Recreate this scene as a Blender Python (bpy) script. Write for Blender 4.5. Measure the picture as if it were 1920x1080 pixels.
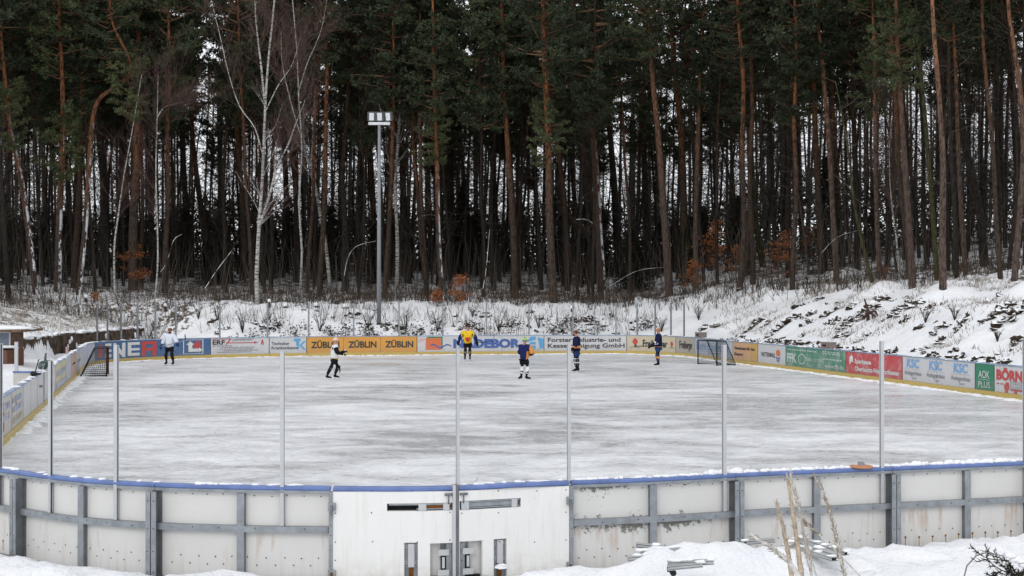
import bpy, bmesh, math, random
import numpy as np
from mathutils import Vector, Matrix, noise
R = math.radians
for o in list(bpy.data.objects): bpy.data.objects.remove(o)
scene = bpy.context.scene
COL = scene.collection
random.seed(7); rng = np.random.default_rng(7)

# ------------------------------------------------------------------ camera, sky, sun, exposure
F, CX, HY, CH = 2600.0, 960.0, 555.0, 3.4          # focal length in photo pixels, centre, horizon, eye height
cam_data = bpy.data.cameras.new('camera'); cam = bpy.data.objects.new('camera', cam_data); COL.objects.link(cam)
cam.location = (0, 0, CH); cam.rotation_euler = (R(90) + math.atan((HY-540)/F), 0, 0)
cam_data.sensor_width = 36; cam_data.lens = 36*F/1920; cam_data.clip_end = 3000; cam_data.clip_start = .05
scene.camera = cam
w = bpy.data.worlds.new('World'); scene.world = w; w.use_nodes = True
nt = w.node_tree; nt.nodes.clear()
SUN_EL, SUN_ROT = R(38), R(200)
sky = nt.nodes.new('ShaderNodeTexSky'); sky.sky_type = 'NISHITA'; sky.sun_disc = False
sky.sun_elevation = SUN_EL; sky.sun_rotation = SUN_ROT
hs = nt.nodes.new('ShaderNodeHueSaturation'); hs.inputs['Saturation'].default_value = .25
mx = nt.nodes.new('ShaderNodeMix'); mx.data_type = 'RGBA'; mx.inputs['Factor'].default_value = .72
mx.inputs['B'].default_value = (8.3, 8.5, 8.9, 1)            # even cloud cover
bgd = nt.nodes.new('ShaderNodeBackground'); bgd.inputs['Strength'].default_value = .115
wo = nt.nodes.new('ShaderNodeOutputWorld')
nt.links.new(sky.outputs[0], hs.inputs['Color']); nt.links.new(hs.outputs[0], mx.inputs['A'])
nt.links.new(mx.outputs['Result'], bgd.inputs['Color']); nt.links.new(bgd.outputs[0], wo.inputs[0])
sl = bpy.data.lights.new('sun', 'SUN'); sl.energy = .55; sl.angle = R(25); sl.color = (1, .98, .95)
so = bpy.data.objects.new('sun', sl); COL.objects.link(so)
so.rotation_euler = (R(90)-SUN_EL, 0, R(-18))
scene.view_settings.view_transform = 'Standard'; scene.view_settings.look = 'None'
scene.view_settings.exposure = 0.32; scene.view_settings.gamma = 1
scene.render.engine = 'CYCLES'
scene.cycles.max_bounces = 5; scene.cycles.diffuse_bounces = 3; scene.cycles.glossy_bounces = 2

# ------------------------------------------------------------------ helpers
def W(px, py, Y): return Vector(((px-CX)*Y/F, Y, CH-(py-HY)*Y/F))
def ss(a, b, x):
    t = np.clip((np.asarray(x, float)-a)/(b-a), 0, 1); return t*t*(3-2*t)

class MB:
    def __init__(s): s.v = []; s.f = []; s.m = []
    def add(s, vs, fs, mi=0):
        o = len(s.v); s.v.extend([tuple(p) for p in vs]); s.f.extend([tuple(o+i for i in f) for f in fs]); s.m.extend([mi]*len(fs))
    def box(s, c, d, mi=0, M=None):
        hx, hy, hz = d[0]/2, d[1]/2, d[2]/2
        vs = [Vector((x*hx, y*hy, z*hz)) for x in (-1, 1) for y in (-1, 1) for z in (-1, 1)]
        if M is not None: vs = [M @ v for v in vs]
        vs = [v+Vector(c) for v in vs]
        s.add(vs, [(0,1,3,2),(4,6,7,5),(0,4,5,1),(2,3,7,6),(0,2,6,4),(1,5,7,3)], mi)
    def tube(s, pts, rad, n=6, mi=0, cap=True):
        pts = [Vector(p) for p in pts]
        if not hasattr(rad, '__len__'): rad = [rad]*len(pts)
        vs = []; fs = []; u = None
        for i, p in enumerate(pts):
            t = (pts[min(i+1, len(pts)-1)]-pts[max(i-1, 0)])
            t = t.normalized() if t.length > 1e-9 else Vector((0, 0, 1))
            if u is None: u = t.orthogonal().normalized()
            else:
                u = (u-t*u.dot(t)); u = u.normalized() if u.length > 1e-6 else t.orthogonal().normalized()
            b = t.cross(u)
            for k in range(n):
                a = 2*math.pi*k/n; vs.append(p+(u*math.cos(a)+b*math.sin(a))*rad[i])
        for i in range(len(pts)-1):
            for k in range(n):
                k2 = (k+1) % n; fs.append((i*n+k, i*n+k2, (i+1)*n+k2, (i+1)*n+k))
        if cap: fs.append(tuple(range(n))[::-1]); fs.append(tuple((len(pts)-1)*n+k for k in range(n)))
        s.add(vs, fs, mi)
    def blob(s, c, r, mi=0, n=8, m=6, jit=0., seed=0):
        rr = random.Random(seed); vs = []; fs = []
        r = (r, r, r) if not hasattr(r, '__len__') else r
        for i in range(m+1):
            th = math.pi*i/m
            for k in range(n):
                a = 2*math.pi*k/n; q = 1+jit*(rr.random()-.5)*2
                if i in (0, m): q = 1
                vs.append((c[0]+r[0]*q*math.sin(th)*math.cos(a), c[1]+r[1]*q*math.sin(th)*math.sin(a), c[2]+r[2]*q*math.cos(th)))
        for i in range(m):
            for k in range(n):
                k2 = (k+1) % n; fs.append((i*n+k, (i+1)*n+k, (i+1)*n+k2, i*n+k2))
        s.add(vs, fs, mi)
    def mesh(s, name, mats, off=(0, 0, 0), smooth=False):
        me = bpy.data.meshes.new(name)
        off = Vector(off)
        me.from_pydata([tuple(Vector(v)-off) for v in s.v], [], s.f); 
        for m in mats: me.materials.append(m)
        if len(mats) > 1: me.polygons.foreach_set('material_index', s.m)
        if smooth: me.polygons.foreach_set('use_smooth', [True]*len(me.polygons))
        me.update(); return me
def mats_(m): return list(m) if isinstance(m, (list, tuple)) else [m]
def wloc(o):
    v = Vector((0, 0, 0))
    while o: v += o.location; o = o.parent
    return v
def link(name, me, parent=None, loc=(0, 0, 0), rot=(0, 0, 0), scale=(1, 1, 1)):
    o = bpy.data.objects.new(name, me); COL.objects.link(o); o.parent = parent
    o.location = loc; o.rotation_euler = rot; o.scale = scale; return o
def part(name, mb, mat, parent, smooth=False):
    """world-space builder -> child mesh of an unrotated parent"""
    return link(name, mb.mesh(name, mats_(mat), wloc(parent), smooth), parent)
def tag(o, label=None, cat=None, group=None, kind=None):
    if label: o['label'] = label
    if cat: o['category'] = cat
    if group: o['group'] = group
    if kind: o['kind'] = kind
    return o
def thing(name, loc, label, cat, group=None, rz=0):
    o = link(name, None, None, loc, (0, 0, rz)); return tag(o, label, cat, group)
def solo(name, mb, mat, label, cat, group=None, kind=None, smooth=False, origin=None):
    if origin is None:
        a = np.array(mb.v); origin = ((a[:, 0].min()+a[:, 0].max())/2, (a[:, 1].min()+a[:, 1].max())/2, a[:, 2].min())
    o = link(name, mb.mesh(name, mats_(mat), origin, smooth), None, origin)
    return tag(o, label, cat, group, kind)
def clone(root, loc, rz=0, sc=1, label=None, group=None):
    r = root.copy(); COL.objects.link(r); r.location = loc; r.rotation_euler = (0, 0, rz)
    r.scale = (sc, sc, sc) if not hasattr(sc, '__len__') else sc
    if label: r['label'] = label
    if group: r['group'] = group
    for ch in root.children:
        c = ch.copy(); COL.objects.link(c); c.parent = r
        for g in ch.children:
            d = g.copy(); COL.objects.link(d); d.parent = c
    return r

# ------------------------------------------------------------------ materials
class N:
    def __init__(s, name, rough=.7, spec=.3, metal=0):
        s.m = bpy.data.materials.new(name); s.m.use_nodes = True; s.t = s.m.node_tree
        s.b = s.t.nodes['Principled BSDF']; s.b.inputs['Roughness'].default_value = rough
        s.b.inputs['Specular IOR Level'].default_value = spec; s.b.inputs['Metallic'].default_value = metal
        s.tc = s.t.nodes.new('ShaderNodeTexCoord')
    def n(s, t, **k):
        x = s.t.nodes.new(t)
        for a, b in k.items(): setattr(x, a, b)
        return x
    def l(s, a, b): s.t.links.new(a, b)
    def mapc(s, sc=(1, 1, 1), coord='Object', rot=(0, 0, 0)):
        m = s.n('ShaderNodeMapping'); s.l(s.tc.outputs[coord], m.inputs['Vector']); m.inputs['Scale'].default_value = sc
        m.inputs['Rotation'].default_value = rot; return m.outputs[0]
    def noise(s, vec, scale, detail=4, rough=.55, dist=0):
        x = s.n('ShaderNodeTexNoise'); s.l(vec, x.inputs['Vector']); x.inputs['Scale'].default_value = scale
        x.inputs['Detail'].default_value = detail; x.inputs['Roughness'].default_value = rough
        x.inputs['Distortion'].default_value = dist; return x.outputs['Fac']
    def ramp(s, fac, a, b, lo=0., hi=1.):
        x = s.n('ShaderNodeMapRange'); s.l(fac, x.inputs['Value']); x.inputs['From Min'].default_value = a
        x.inputs['From Max'].default_value = b; x.inputs['To Min'].default_value = lo; x.inputs['To Max'].default_value = hi
        return x.outputs[0]
    def mix(s, fac, A, B):
        x = s.n('ShaderNodeMix', data_type='RGBA')
        for nm, v in (('Factor', fac), ('A', A), ('B', B)):
            if isinstance(v, bpy.types.NodeSocket): s.l(v, x.inputs[nm])
            elif nm == 'Factor': x.inputs[nm].default_value = v
            else: x.inputs[nm].default_value = (*v[:3], 1)
        return x.outputs['Result']
    def math(s, op, a, b=None):
        x = s.n('ShaderNodeMath', operation=op)
        for i, v in enumerate((a, b)):
            if v is None: continue
            if isinstance(v, bpy.types.NodeSocket): s.l(v, x.inputs[i])
            else: x.inputs[i].default_value = v
        return x.outputs[0]
    def sep(s, vec):
        x = s.n('ShaderNodeSeparateXYZ'); s.l(vec, x.inputs[0]); return x.outputs
    def bump(s, h, d=.02, st=.5):
        x = s.n('ShaderNodeBump'); s.l(h, x.inputs['Height']); x.inputs['Distance'].default_value = d
        x.inputs['Strength'].default_value = st; s.l(x.outputs[0], s.b.inputs['Normal'])
    def col(s, c):
        if isinstance(c, bpy.types.NodeSocket): s.l(c, s.b.inputs['Base Color'])
        else: s.b.inputs['Base Color'].default_value = (*c[:3], 1)
        return s.m
def plain(name, c, rough=.6, spec=.3, metal=0, var=.12, sc=6):
    n = N(name, rough, spec, metal); f = n.noise(n.mapc(), sc, 4)
    n.col(n.mix(n.ramp(f, .3, .7), [x*(1-var) for x in c], [min(1, x*(1+var)) for x in c])); return n.m
def board_mat(name, c, wear=.35, wc=(.62, .62, .6), seed=0, dark=.25):
    """painted board: scraped pale flecks, black puck marks, grime"""
    n = N(name, .45, .35)
    v = n.mapc((1, 1, 1)); a = n.noise(v, 2.2+seed*.13, 6, .7, .6); b = n.noise(n.mapc((3, 3, 9)), 7, 5, .75)
    base = n.mix(n.ramp(a, .35, .7), c, [x*.82+.03 for x in c])
    w_ = n.ramp(n.math('ADD', n.math('MULTIPLY', a, .5), n.math('MULTIPLY', b, .5)), .62-wear*.3, .68-wear*.18)
    base = n.mix(n.math('MULTIPLY', w_, min(1, wear*2)), base, wc)
    k = n.noise(n.mapc((2.5, 2.5, 4)), 5, 5, .7); base = n.mix(n.math('MULTIPLY', n.ramp(k, .60, .66), dark), base, (.09, .09, .09))
    z = n.sep(n.tc.outputs['Object'])[2]
    gr = n.math('MULTIPLY', n.ramp(z, .65, .2), n.ramp(b, .38, .6)); base = n.mix(n.math('MULTIPLY', gr, .4), base, (.2, .19, .17))
    n.col(base); return n.m

def snow_mat():
    n = N('snow', .75, .15); v = n.mapc(coord='Object')
    at = n.n('ShaderNodeAttribute'); at.attribute_name = 'litter'
    a = n.noise(v, 1.1, 8, .68, .3); b = n.noise(v, 4.5, 6, .7); c = n.noise(v, .28, 3)
    s_ = n.math('ADD', n.math('ADD', n.math('MULTIPLY', a, .45), n.math('MULTIPLY', b, .45)), n.math('MULTIPLY', c, .3))
    thr = n.ramp(at.outputs['Fac'], 0, 1, .86, .46)
    m = n.ramp(n.math('SUBTRACT', s_, thr), 0, .045)
    snowc = n.mix(n.ramp(a, .3, .7), (.80, .81, .83), (.88, .88, .89))
    lit = n.mix(n.ramp(b, .35, .65), (.035, .027, .02), (.17, .135, .10))
    n.col(n.mix(m, snowc, lit)); h = n.math('ADD', n.noise(v, 2.5, 6, .65), n.math('MULTIPLY', n.noise(v, 14, 4), .3))
    n.bump(h, .22, .6); return n.m
SNOW = snow_mat()
def pure_snow():
    n = N('fresh_snow', .8, .12); v = n.mapc(); a = n.noise(v, 9, 5); n.bump(a, .03, .5)
    n.col(n.mix(a, (.82, .83, .85), (.9, .9, .9))); return n.m
FSNOW = pure_snow()
def topsnow(name, c, amt=.55, sc=3):
    """stuff with snow lying on its upward faces"""
    n = N(name, .85, .1); g = n.n('ShaderNodeNewGeometry'); z = n.sep(g.outputs['Normal'])[2]
    f = n.noise(n.mapc(), sc, 4)
    m = n.ramp(n.math('ADD', z, n.math('MULTIPLY', n.math('SUBTRACT', f, .5), .9)), amt, amt+.12)
    n.col(n.mix(m, n.mix(f, [x*.5 for x in c], [x*1.5 for x in c]), (.82, .83, .85))); return n.m
def ice_mat():
    n = N('ice', .3, .35)
    p = n.mapc((.5, .85, 1), rot=(0, 0, R(4))); q = n.mapc((.12, .17, 1)); fine = n.mapc((2.0, 5.2, 1), rot=(0, 0, R(-3)))
    a = n.noise(p, 1.0, 9, .66, .5); b = n.noise(q, 1.0, 4, .55, .3); c = n.noise(fine, 2.1, 9, .78, .6)
    s_ = n.math('ADD', n.math('ADD', n.math('MULTIPLY', a, .38), n.math('MULTIPLY', b, .30)), n.math('MULTIPLY', c, .32))
    # a wet, darker patch right of the middle
    xy = n.sep(n.tc.outputs['Object'])
    dx = n.math('DIVIDE', n.math('SUBTRACT', xy[0], 4.5), 8.5); dy = n.math('DIVIDE', n.math('SUBTRACT', xy[1], 41), 9)
    g = n.math('ADD', n.math('MULTIPLY', dx, dx), n.math('MULTIPLY', dy, dy))
    s_ = n.math('SUBTRACT', s_, n.ramp(g, 1.1, 0, 0, .04))
    base = n.mix(n.ramp(s_, .41, .50), (.48, .485, .49), (.655, .66, .67)); base = n.mix(n.ramp(s_, .50, .57), base, (.80, .805, .815))
    f1 = n.noise(n.mapc((3.2, 9, 1), rot=(0, 0, R(9))), 1.5, 7, .8, .8); f2 = n.noise(n.mapc((2.6, 8, 1), rot=(0, 0, R(-12))), 1.7, 7, .8, .5)
    base = n.mix(n.math('MULTIPLY', n.ramp(f1, .53, .555), .6), base, (.84, .845, .85)); base = n.mix(n.math('MULTIPLY', n.ramp(f2, .54, .57), .55), base, (.34, .345, .35))
    # skate scratches
    vo = n.n('ShaderNodeTexVoronoi', feature='DISTANCE_TO_EDGE'); dn = n.n('ShaderNodeTexNoise'); n.l(n.tc.outputs['Object'], dn.inputs['Vector'])
    dn.inputs['Scale'].default_value = .35
    vm = n.n('ShaderNodeVectorMath', operation='MULTIPLY_ADD'); n.l(dn.outputs['Color'], vm.inputs[0]); vm.inputs[1].default_value = (2.5, 2.5, 0); n.l(n.mapc((.5, .8, 1)), vm.inputs[2])
    n.l(vm.outputs[0], vo.inputs['Vector']); vo.inputs['Scale'].default_value = .9
    ln = n.math('MULTIPLY', n.ramp(vo.outputs['Distance'], .011, .003), n.ramp(a, .45, .55)); base = n.mix(n.math('MULTIPLY', ln, .5), base, (.3, .31, .32))
    n.col(base); n.l(n.ramp(s_, .42, .55, .2, .6), n.b.inputs['Roughness']); n.bump(c, .012, .25); return n.m
ICE = ice_mat()
def bark(name, low, high, z0=6, z1=13, snow=0.):
    n = N(name, .9, .1); v = n.mapc((1, 1, .35)); f = n.noise(v, 9, 6, .7); oz = n.sep(n.tc.outputs['Object'])[2]
    big = n.noise(n.mapc((1, 1, .6)), .6, 2)
    t = n.ramp(n.math('ADD', oz, n.math('MULTIPLY', n.math('SUBTRACT', big, .5), 8)), z0, z1)
    c = n.mix(t, low, high); c = n.mix(n.ramp(f, .42, .56), [x*.35 for x in low], c)
    oi = n.n('ShaderNodeObjectInfo'); c = n.mix(n.ramp(oi.outputs['Random'], 0, 1, 0, .6), c, [x*.4 for x in low])
    if snow:
        g = n.n('ShaderNodeNewGeometry'); nx = n.sep(g.outputs['Normal'])[0]
        k = n.noise(n.mapc((1, 1, .5)), 2.3, 5, .7)
        m = n.math('MULTIPLY', n.ramp(nx, .25, .55), n.ramp(k, .60-snow, .63-snow)); m = n.math('MULTIPLY', m, n.ramp(oz, 13, 3))
        c = n.mix(m, c, (.75, .76, .78))
    n.col(c); n.bump(f, .04, .7); return n.m
PINE = bark('pine_bark', (.080, .058, .045), (.26, .10, .036))
PINE_PALE = bark('pine_bark_pale', (.12, .086, .070), (.29, .13, .06))
PINE_SNOW = bark('pine_bark_snowy', (.09, .066, .055), (.26, .10, .038), 4, 11, .1)
PINE_DARK = bark('pine_bark_dark', (.045, .036, .030), (.10, .045, .023), 8, 16)  # also on the deeper pines, where its darkness stands in for shade
MOSS = bark('mossy_bark', (.08, .075, .035), (.10, .10, .05), 3, 9)
TWIG = plain('twig_bark', (.050, .041, .034), .9, .05)
TWIGP = plain('pale_twig', (.13, .105, .085), .9, .05, var=.4)
def birch_mat():
    n = N('birch_bark', .75, .15); f = n.noise(n.mapc((.8, .8, 5.5)), 2.6, 5, .65); g = n.noise(n.mapc(), .8, 3)
    oz = n.sep(n.tc.outputs['Object'])[2]
    c = n.mix(g, (.34, .33, .31), (.50, .49, .46)); c = n.mix(n.ramp(f, .53, .57), c, (.045, .04, .036))
    n.col(c); return n.m
BIRCH = birch_mat()
def leaf_mat(name, a, b, sc=.5):
    n = N(name, .7, .2); g = n.n('ShaderNodeNewGeometry'); oi = n.n('ShaderNodeObjectInfo')
    f = n.noise(n.mapc(), sc, 3)
    t = n.math('ADD', n.math('MULTIPLY', f, .8), n.math('MULTIPLY', g.outputs['Random Per Island'], .45))
    t = n.math('ADD', t, n.math('MULTIPLY', oi.outputs['Random'], .35))
    n.col(n.mix(n.ramp(t, .45, 1.15), a, b)); return n.m
NEEDLE = leaf_mat('pine_needles', (.018, .026, .014), (.070, .086, .042))
NEEDLE_L = leaf_mat('pine_needles_light', (.034, .050, .022), (.12, .14, .06))
SPRUCE = leaf_mat('spruce_needles', (.012, .013, .009), (.034, .034, .023))
RUST = leaf_mat('dead_beech_leaves', (.13, .045, .018), (.40, .14, .045), 2)
BRUSH = leaf_mat('brush', (.03, .024, .018), (.10, .07, .05), 1)
UNDER = leaf_mat('understorey', (.03, .026, .022), (.085, .068, .054), .3)
GRASS = leaf_mat('dry_grass', (.16, .145, .125), (.46, .42, .37), 1)
STEEL = plain('galvanised_steel', (.27, .29, .31), .5, .5, .35, .2, 9)
STEELD = plain('galvanised_web', (.17, .18, .19), .55, .4, .3, .2, 9)
LIMB = plain('pine_limb', (.13, .075, .045), .9, .05, 0, .4, 1)
ALU = plain('aluminium', (.50, .51, .52), .4, .5, .3, .08, 4)
DARKGAP = plain('dark_gap', (.02, .02, .022), .8, .1)
BLUECAP = plain('blue_cap', (.11, .17, .38), .4, .4, 0, .2, 5)
YELLOW = board_mat('yellow_kick', (.62, .44, .08), .28, (.6, .55, .4), 1, .12)
WOODB = plain('old_wood', (.16, .11, .08), .85, .1, 0, .4, 8)
RUSTM = plain('rust', (.16, .065, .02), .9, .1, 0, .4, 12)
BLACK = plain('black', (.012, .012, .013), .6, .3)
# ------------------------------------------------------------------ rink outline (metres, camera frame)
HB = 1.13
def topt(px, py): Y = F*(CH-HB)/(py-HY); return ((px-CX)*Y/F, Y)
def fy(px, Y): return ((px-CX)*Y/F, Y)
ctrl = [(19.1, 32.5), (18.3, 27.5), (16.2, 23.6), (13.0, 21.1), (9.8, 19.75)]
ctrl += [topt(*p) for p in ((1920,867),(1672,877),(1440,886.5),(1222,897.5),(1065,903.5),(960,907.5),(852,913),(740,915),(622,914),(475,912.5),(292,907.5),(155,899),(41,885),(0,879))]
ctrl += [(-8.1, 19.9), (-9.35, 22.6), (-10.4, 26.9), (-11.66, 31.9), (-15.6, 47.6), (-18.6, 59.5), (-20.0, 65), (-20.6, 68.4), (-20.1, 71.2), (-18.8, 73.4)]
ctrl += [fy(394, 75.7), fy(580, 78.2), fy(782, 79.7), fy(960, 80.7), fy(1100, 81.3), fy(1175, 81.3), fy(1267, 78.7), fy(1305, 76.4), fy(1340, 73.4), fy(1372, 70.5), (12.24, 66.2), (14.6, 55), (16.55, 45.05)]
def catmull(P, step=.25, closed=True):
    out = []; n = len(P)
    for i in range(n):
        p0, p1, p2, p3 = [Vector(P[(i+k-1) % n]) for k in range(4)]
        L = (p2-p1).length; m = max(2, int(L/step))
        def tj(ti, a, b): return ti+max(1e-4, (b-a).length)**.5
        t0 = 0; t1 = tj(t0, p0, p1); t2 = tj(t1, p1, p2); t3 = tj(t2, p2, p3)
        for k in range(m):
            t = t1+(t2-t1)*k/m
            A1 = p0*((t1-t)/(t1-t0))+p1*((t-t0)/(t1-t0)); A2 = p1*((t2-t)/(t2-t1))+p2*((t-t1)/(t2-t1)); A3 = p2*((t3-t)/(t3-t2))+p3*((t-t2)/(t3-t2))
            B1 = A1*((t2-t)/(t2-t0))+A2*((t-t0)/(t2-t0)); B2 = A2*((t3-t)/(t3-t1))+A3*((t-t1)/(t3-t1))
            out.append(B1*((t2-t)/(t2-t1))+B2*((t-t1)/(t2-t1)))
    return out
PTS = np.array([tuple(p) for p in catmull(ctrl)]); NP = len(PTS)
seg = np.linalg.norm(np.roll(PTS, -1, 0)-PTS, axis=1); S = np.concatenate([[0], np.cumsum(seg)]); SL = S[-1]
XC = np.append(PTS[:, 0], PTS[0, 0]); YC = np.append(PTS[:, 1], PTS[0, 1])
def P(s, off=0., z=0.):
    s = s % SL; x = np.interp(s, S, XC); y = np.interp(s, S, YC); e = .3
    dx = np.interp((s+e) % SL, S, XC)-np.interp((s-e) % SL, S, XC); dy = np.interp((s+e) % SL, S, YC)-np.interp((s-e) % SL, S, YC)
    l = math.hypot(dx, dy); return Vector((x+(-dy/l)*off, y+(dx/l)*off, z))
# heading -x on the near side; left normal (-dy,dx) = (0,-1): outward
PXS = CX+F*PTS[:, 0]/PTS[:, 1]
near_i = [i for i in range(NP) if PTS[i, 1] < 19.9 and abs(PTS[i, 0]) < 9.9]
i_leftstart = max(near_i)+1
far_i = [i for i in range(i_leftstart+14, NP) if PTS[i, 1] > 27]
def s_near(px):
    xs = PXS[near_i][::-1]; sv = S[near_i][::-1]; return float(np.interp(px, xs, sv))
def s_far(px):
    xs = np.maximum.accumulate(PXS[far_i]); return float(np.interp(px, xs+np.arange(len(xs))*1e-6, S[far_i]))
def strip(mb, s0, s1, z0, z1, o0, o1, mi=0, step=.35):
    """box running along the rink outline; o = offset outwards"""
    n = max(1, int(math.ceil(abs(s1-s0)/step))); vs = []; fs = []
    for i in range(n+1):
        s = s0+(s1-s0)*i/n
        vs += [P(s, o0, z0), P(s, o1, z0), P(s, o1, z1), P(s, o0, z1)]
    for i in range(n):
        a = 4*i; b = a+4
        for k in range(4): fs.append((a+k, a+(k+1) % 4, b+(k+1) % 4, b+k))
    fs += [(3, 2, 1, 0), (4*n, 4*n+1, 4*n+2, 4*n+3)]
    mb.add(vs, fs, mi)

# ------------------------------------------------------------------ terrain
def sdist(X, Y):
    X = X.ravel(); Y = Y.ravel(); A = PTS; B = np.roll(PTS, -1, 0); D = np.full(len(X), 1e9); inside = np.zeros(len(X), bool)
    for (ax, ay), (bx, by) in zip(A, B):
        ex, ey = bx-ax, by-ay; t = np.clip(((X-ax)*ex+(Y-ay)*ey)/(ex*ex+ey*ey+1e-12), 0, 1)
        D = np.minimum(D, np.hypot(X-ax-t*ex, Y-ay-t*ey))
        c = (ay > Y) != (by > Y); xi = ax+(Y-ay)*ex/(ey if abs(ey) > 1e-12 else 1e-12); inside ^= c & (X < xi)
    return np.where(inside, -D, D)
MOUNDS = [(-7.2, 17.2, .2, 1.0, .5), (-6.2, 15.6, .2, .9, .5), (2.3, 15.6, .1, .25, .2), (1.6, 15.9, .09, .22, .2), (3.2, 16.0, .1, .3, .2), (1.95, 15.75, .36, .7, .5), (2.75, 15.95, .30, .6, .5), (3.6, 16.4, .22, .6, .4), (1.25, 15.5, .16, .5, .35), (4.2, 16.9, .10, .5, .3), (-5.9, 16.3, .16, 1.3, .6), (-4.4, 15.4, .15, 1.2, .6), (5.6, 17.0, .10, 1.0, .4), (4.9, 15.8, .12, .9, .5), (-2.6, 15.5, .1, .8, .3), (6.6, 17.6, .15, .8, .4), (.6, 15.9, .12, .5, .25), (-3.4, 15.9, .09, .7, .3)]
PALX = lambda y: -22.7-(y-60)*.012
def height(X, Y, D):
    X = np.asarray(X, float); Y = np.asarray(Y, float); D = np.asarray(D, float); d = np.maximum(D, 0)
    hF = np.interp(d, [0, .25, 1, 3, 6.5, 9, 14, 60, 200], [-.1, .15, .55, 1.45, 2.55, 2.85, 3.1, 6.6, 7.5])
    hR = np.interp(d, [0, .25, 1, 2.2, 5, 7.5, 12, 60, 200], [-.1, .35, .95, 1.35, 2.85, 3.55, 4.3, 8.5, 9])
    wR = ss(6, 15, X+(80-Y)*.12)
    h = hF*(1-wR)+hR*wR
    bump = ss(18, 34, X)*ss(60, 85, Y)*1.2; h = h+bump
    # left: flat strip, palisade, grassy bank
    px_ = PALX(Y); beyond = px_-X
    hl = np.where(beyond > 0, 1.42+np.clip(beyond, 0, 40)*.19, .12+.25*ss(0, 2.2, d))
    hl = np.minimum(hl, 3.1+.02*np.maximum(0, beyond))
    wl = ss(-15.5, -20.5, X)*ss(88, 83, Y)+0
    wl = np.where(X < -21.5, ss(92, 86, Y), wl)
    wl = np.where(Y < 62, np.where(X < -8, 1, 0), wl)
    h = h*(1-wl)+hl*wl
    # near side
    g = .03+.05*ss(0, 1.5, d)+1.65*(1-ss(3.0, 14.2, Y))+.13*ss(1.5, 7, X)*ss(0, .6, d)
    for mx_, my_, mh, ra, rb in MOUNDS: g = g+mh*np.exp(-((X-mx_)/ra)**2-((Y-my_)/rb)**2)*ss(.12, .5, d)
    wn = ss(34, 26, Y); wn = np.where(np.abs(X) < 60, wn, wn); h = h*(1-wn)+g*wn
    return np.where(D < .1, -.15, h)
def hat(x, y):
    D = sdist(np.array([x]), np.array([y])); return float(height(np.array([x]), np.array([y]), D)[0])
def axis(parts):
    out = []
    for a, b, st in parts: out += list(np.arange(a, b, st))
    return np.array(out+[parts[-1][1]])
ax = axis([(-200, -60, 14), (-60, -36, 2), (-36, -24, .5), (-24, -8, .3), (-8, 8.4, .12), (8.4, 24, .3), (24, 40, .5), (40, 60, 2), (60, 200, 14)])
ay = axis([(-30, 3, 3), (3, 12, 1), (12, 14, .25), (14, 19.5, .08), (19.5, 34, .7), (34, 90, .4), (90, 140, 1.1), (140, 200, 5), (200, 600, 40)])
gx, gy = np.meshgrid(ax, ay); GD = sdist(gx, gy); GX = gx.ravel(); GY = gy.ravel(); GZ = height(GX, GY, GD)
lit = np.zeros(len(GX))
for i in range(len(GX)):
    d = GD[i]
    if d < .12: continue
    x, y = GX[i], GY[i]
    if y < 26:
        a = noise.fractal((x*1.6, y*1.6, 3), 1, 2.1, 4)*.075*min(1, d*2)
        if abs(y-16) < 3: a += abs(noise.noise((x*3.3, y*3.3, 1)))*.10+abs(noise.noise((x*9, y*9, 4)))*.045
        GZ[i] += a; lit[i] = .0
    elif abs(x) < 60 and y < 150:
        a = noise.fractal((x*.55, y*.55, 8), 1, 2.1, 5)
        k = .28*min(1, d*.6); GZ[i] += a*k
        if x > 8 and 0 < d < 16: GZ[i] += max(0, noise.noise((x*.5, y*.5, 31)))*.55*min(1, d*.4)
forest = ss(7.5, 11, GD)*(GY > 40)
lit = .12+.55*forest
rightb = ss(10, 14, GX)*(GY > 36)*(GD > 0); lit = np.where((rightb > 0) & (GD < 9), .28, lit)
lit = np.where((GX < -22.6) & (GY < 90) & (GY > 30), .64, lit)
lit = np.where((GY < 34) | ((GX > -23) & (GX < -10) & (GY < 72) & (GD < 8)), 0, lit)
farb = (GY > 74) & (GD < 8) & (GX > -20) & (GX < 10); lit = np.where(farb, .16, lit)
nx, ny = len(ax), len(ay)
idx = np.arange(nx*ny).reshape(ny, nx); fc = np.stack([idx[:-1, :-1], idx[:-1, 1:], idx[1:, 1:], idx[1:, :-1]], -1).reshape(-1, 4)
me = bpy.data.meshes.new('ground'); me.from_pydata(np.stack([GX, GY, GZ], 1).tolist(), [], fc.tolist())
me.polygons.foreach_set('use_smooth', [True]*len(me.polygons)); me.materials.append(SNOW)
at = me.attributes.new('litter', 'FLOAT', 'POINT'); at.data.foreach_set('value', lit.astype(np.float32)); me.update()
tag(link('ground', me), kind='structure')
from mathutils.bvhtree import BVHTree
GB = BVHTree.FromPolygons(np.stack([GX, GY, GZ], 1).tolist(), fc.tolist())
def gz(x, y):
    r = GB.ray_cast(Vector((x, y, 60)), Vector((0, 0, -1))); return r[0].z if r[0] else 0
def ghit(px, py):
    o = Vector((0, 0, CH)); dd = Vector(((px-CX)/F, 1, -(py-HY)/F)).normalized(); r = GB.ray_cast(o+dd*40, dd); return r[0]
def gpt(px, Y): x = (px-CX)*Y/F; return Vector((x, Y, gz(x, Y)))
# ice sheet
mb = MB(); c = PTS.mean(0); mb.add([(c[0], c[1], 0)]+[(p[0], p[1], 0) for p in PTS], [(0, 1+(i+1) % NP, 1+i) for i in range(NP)])
ice = link('ice', mb.mesh('ice', [ICE])); tag(ice, kind='structure')

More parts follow.
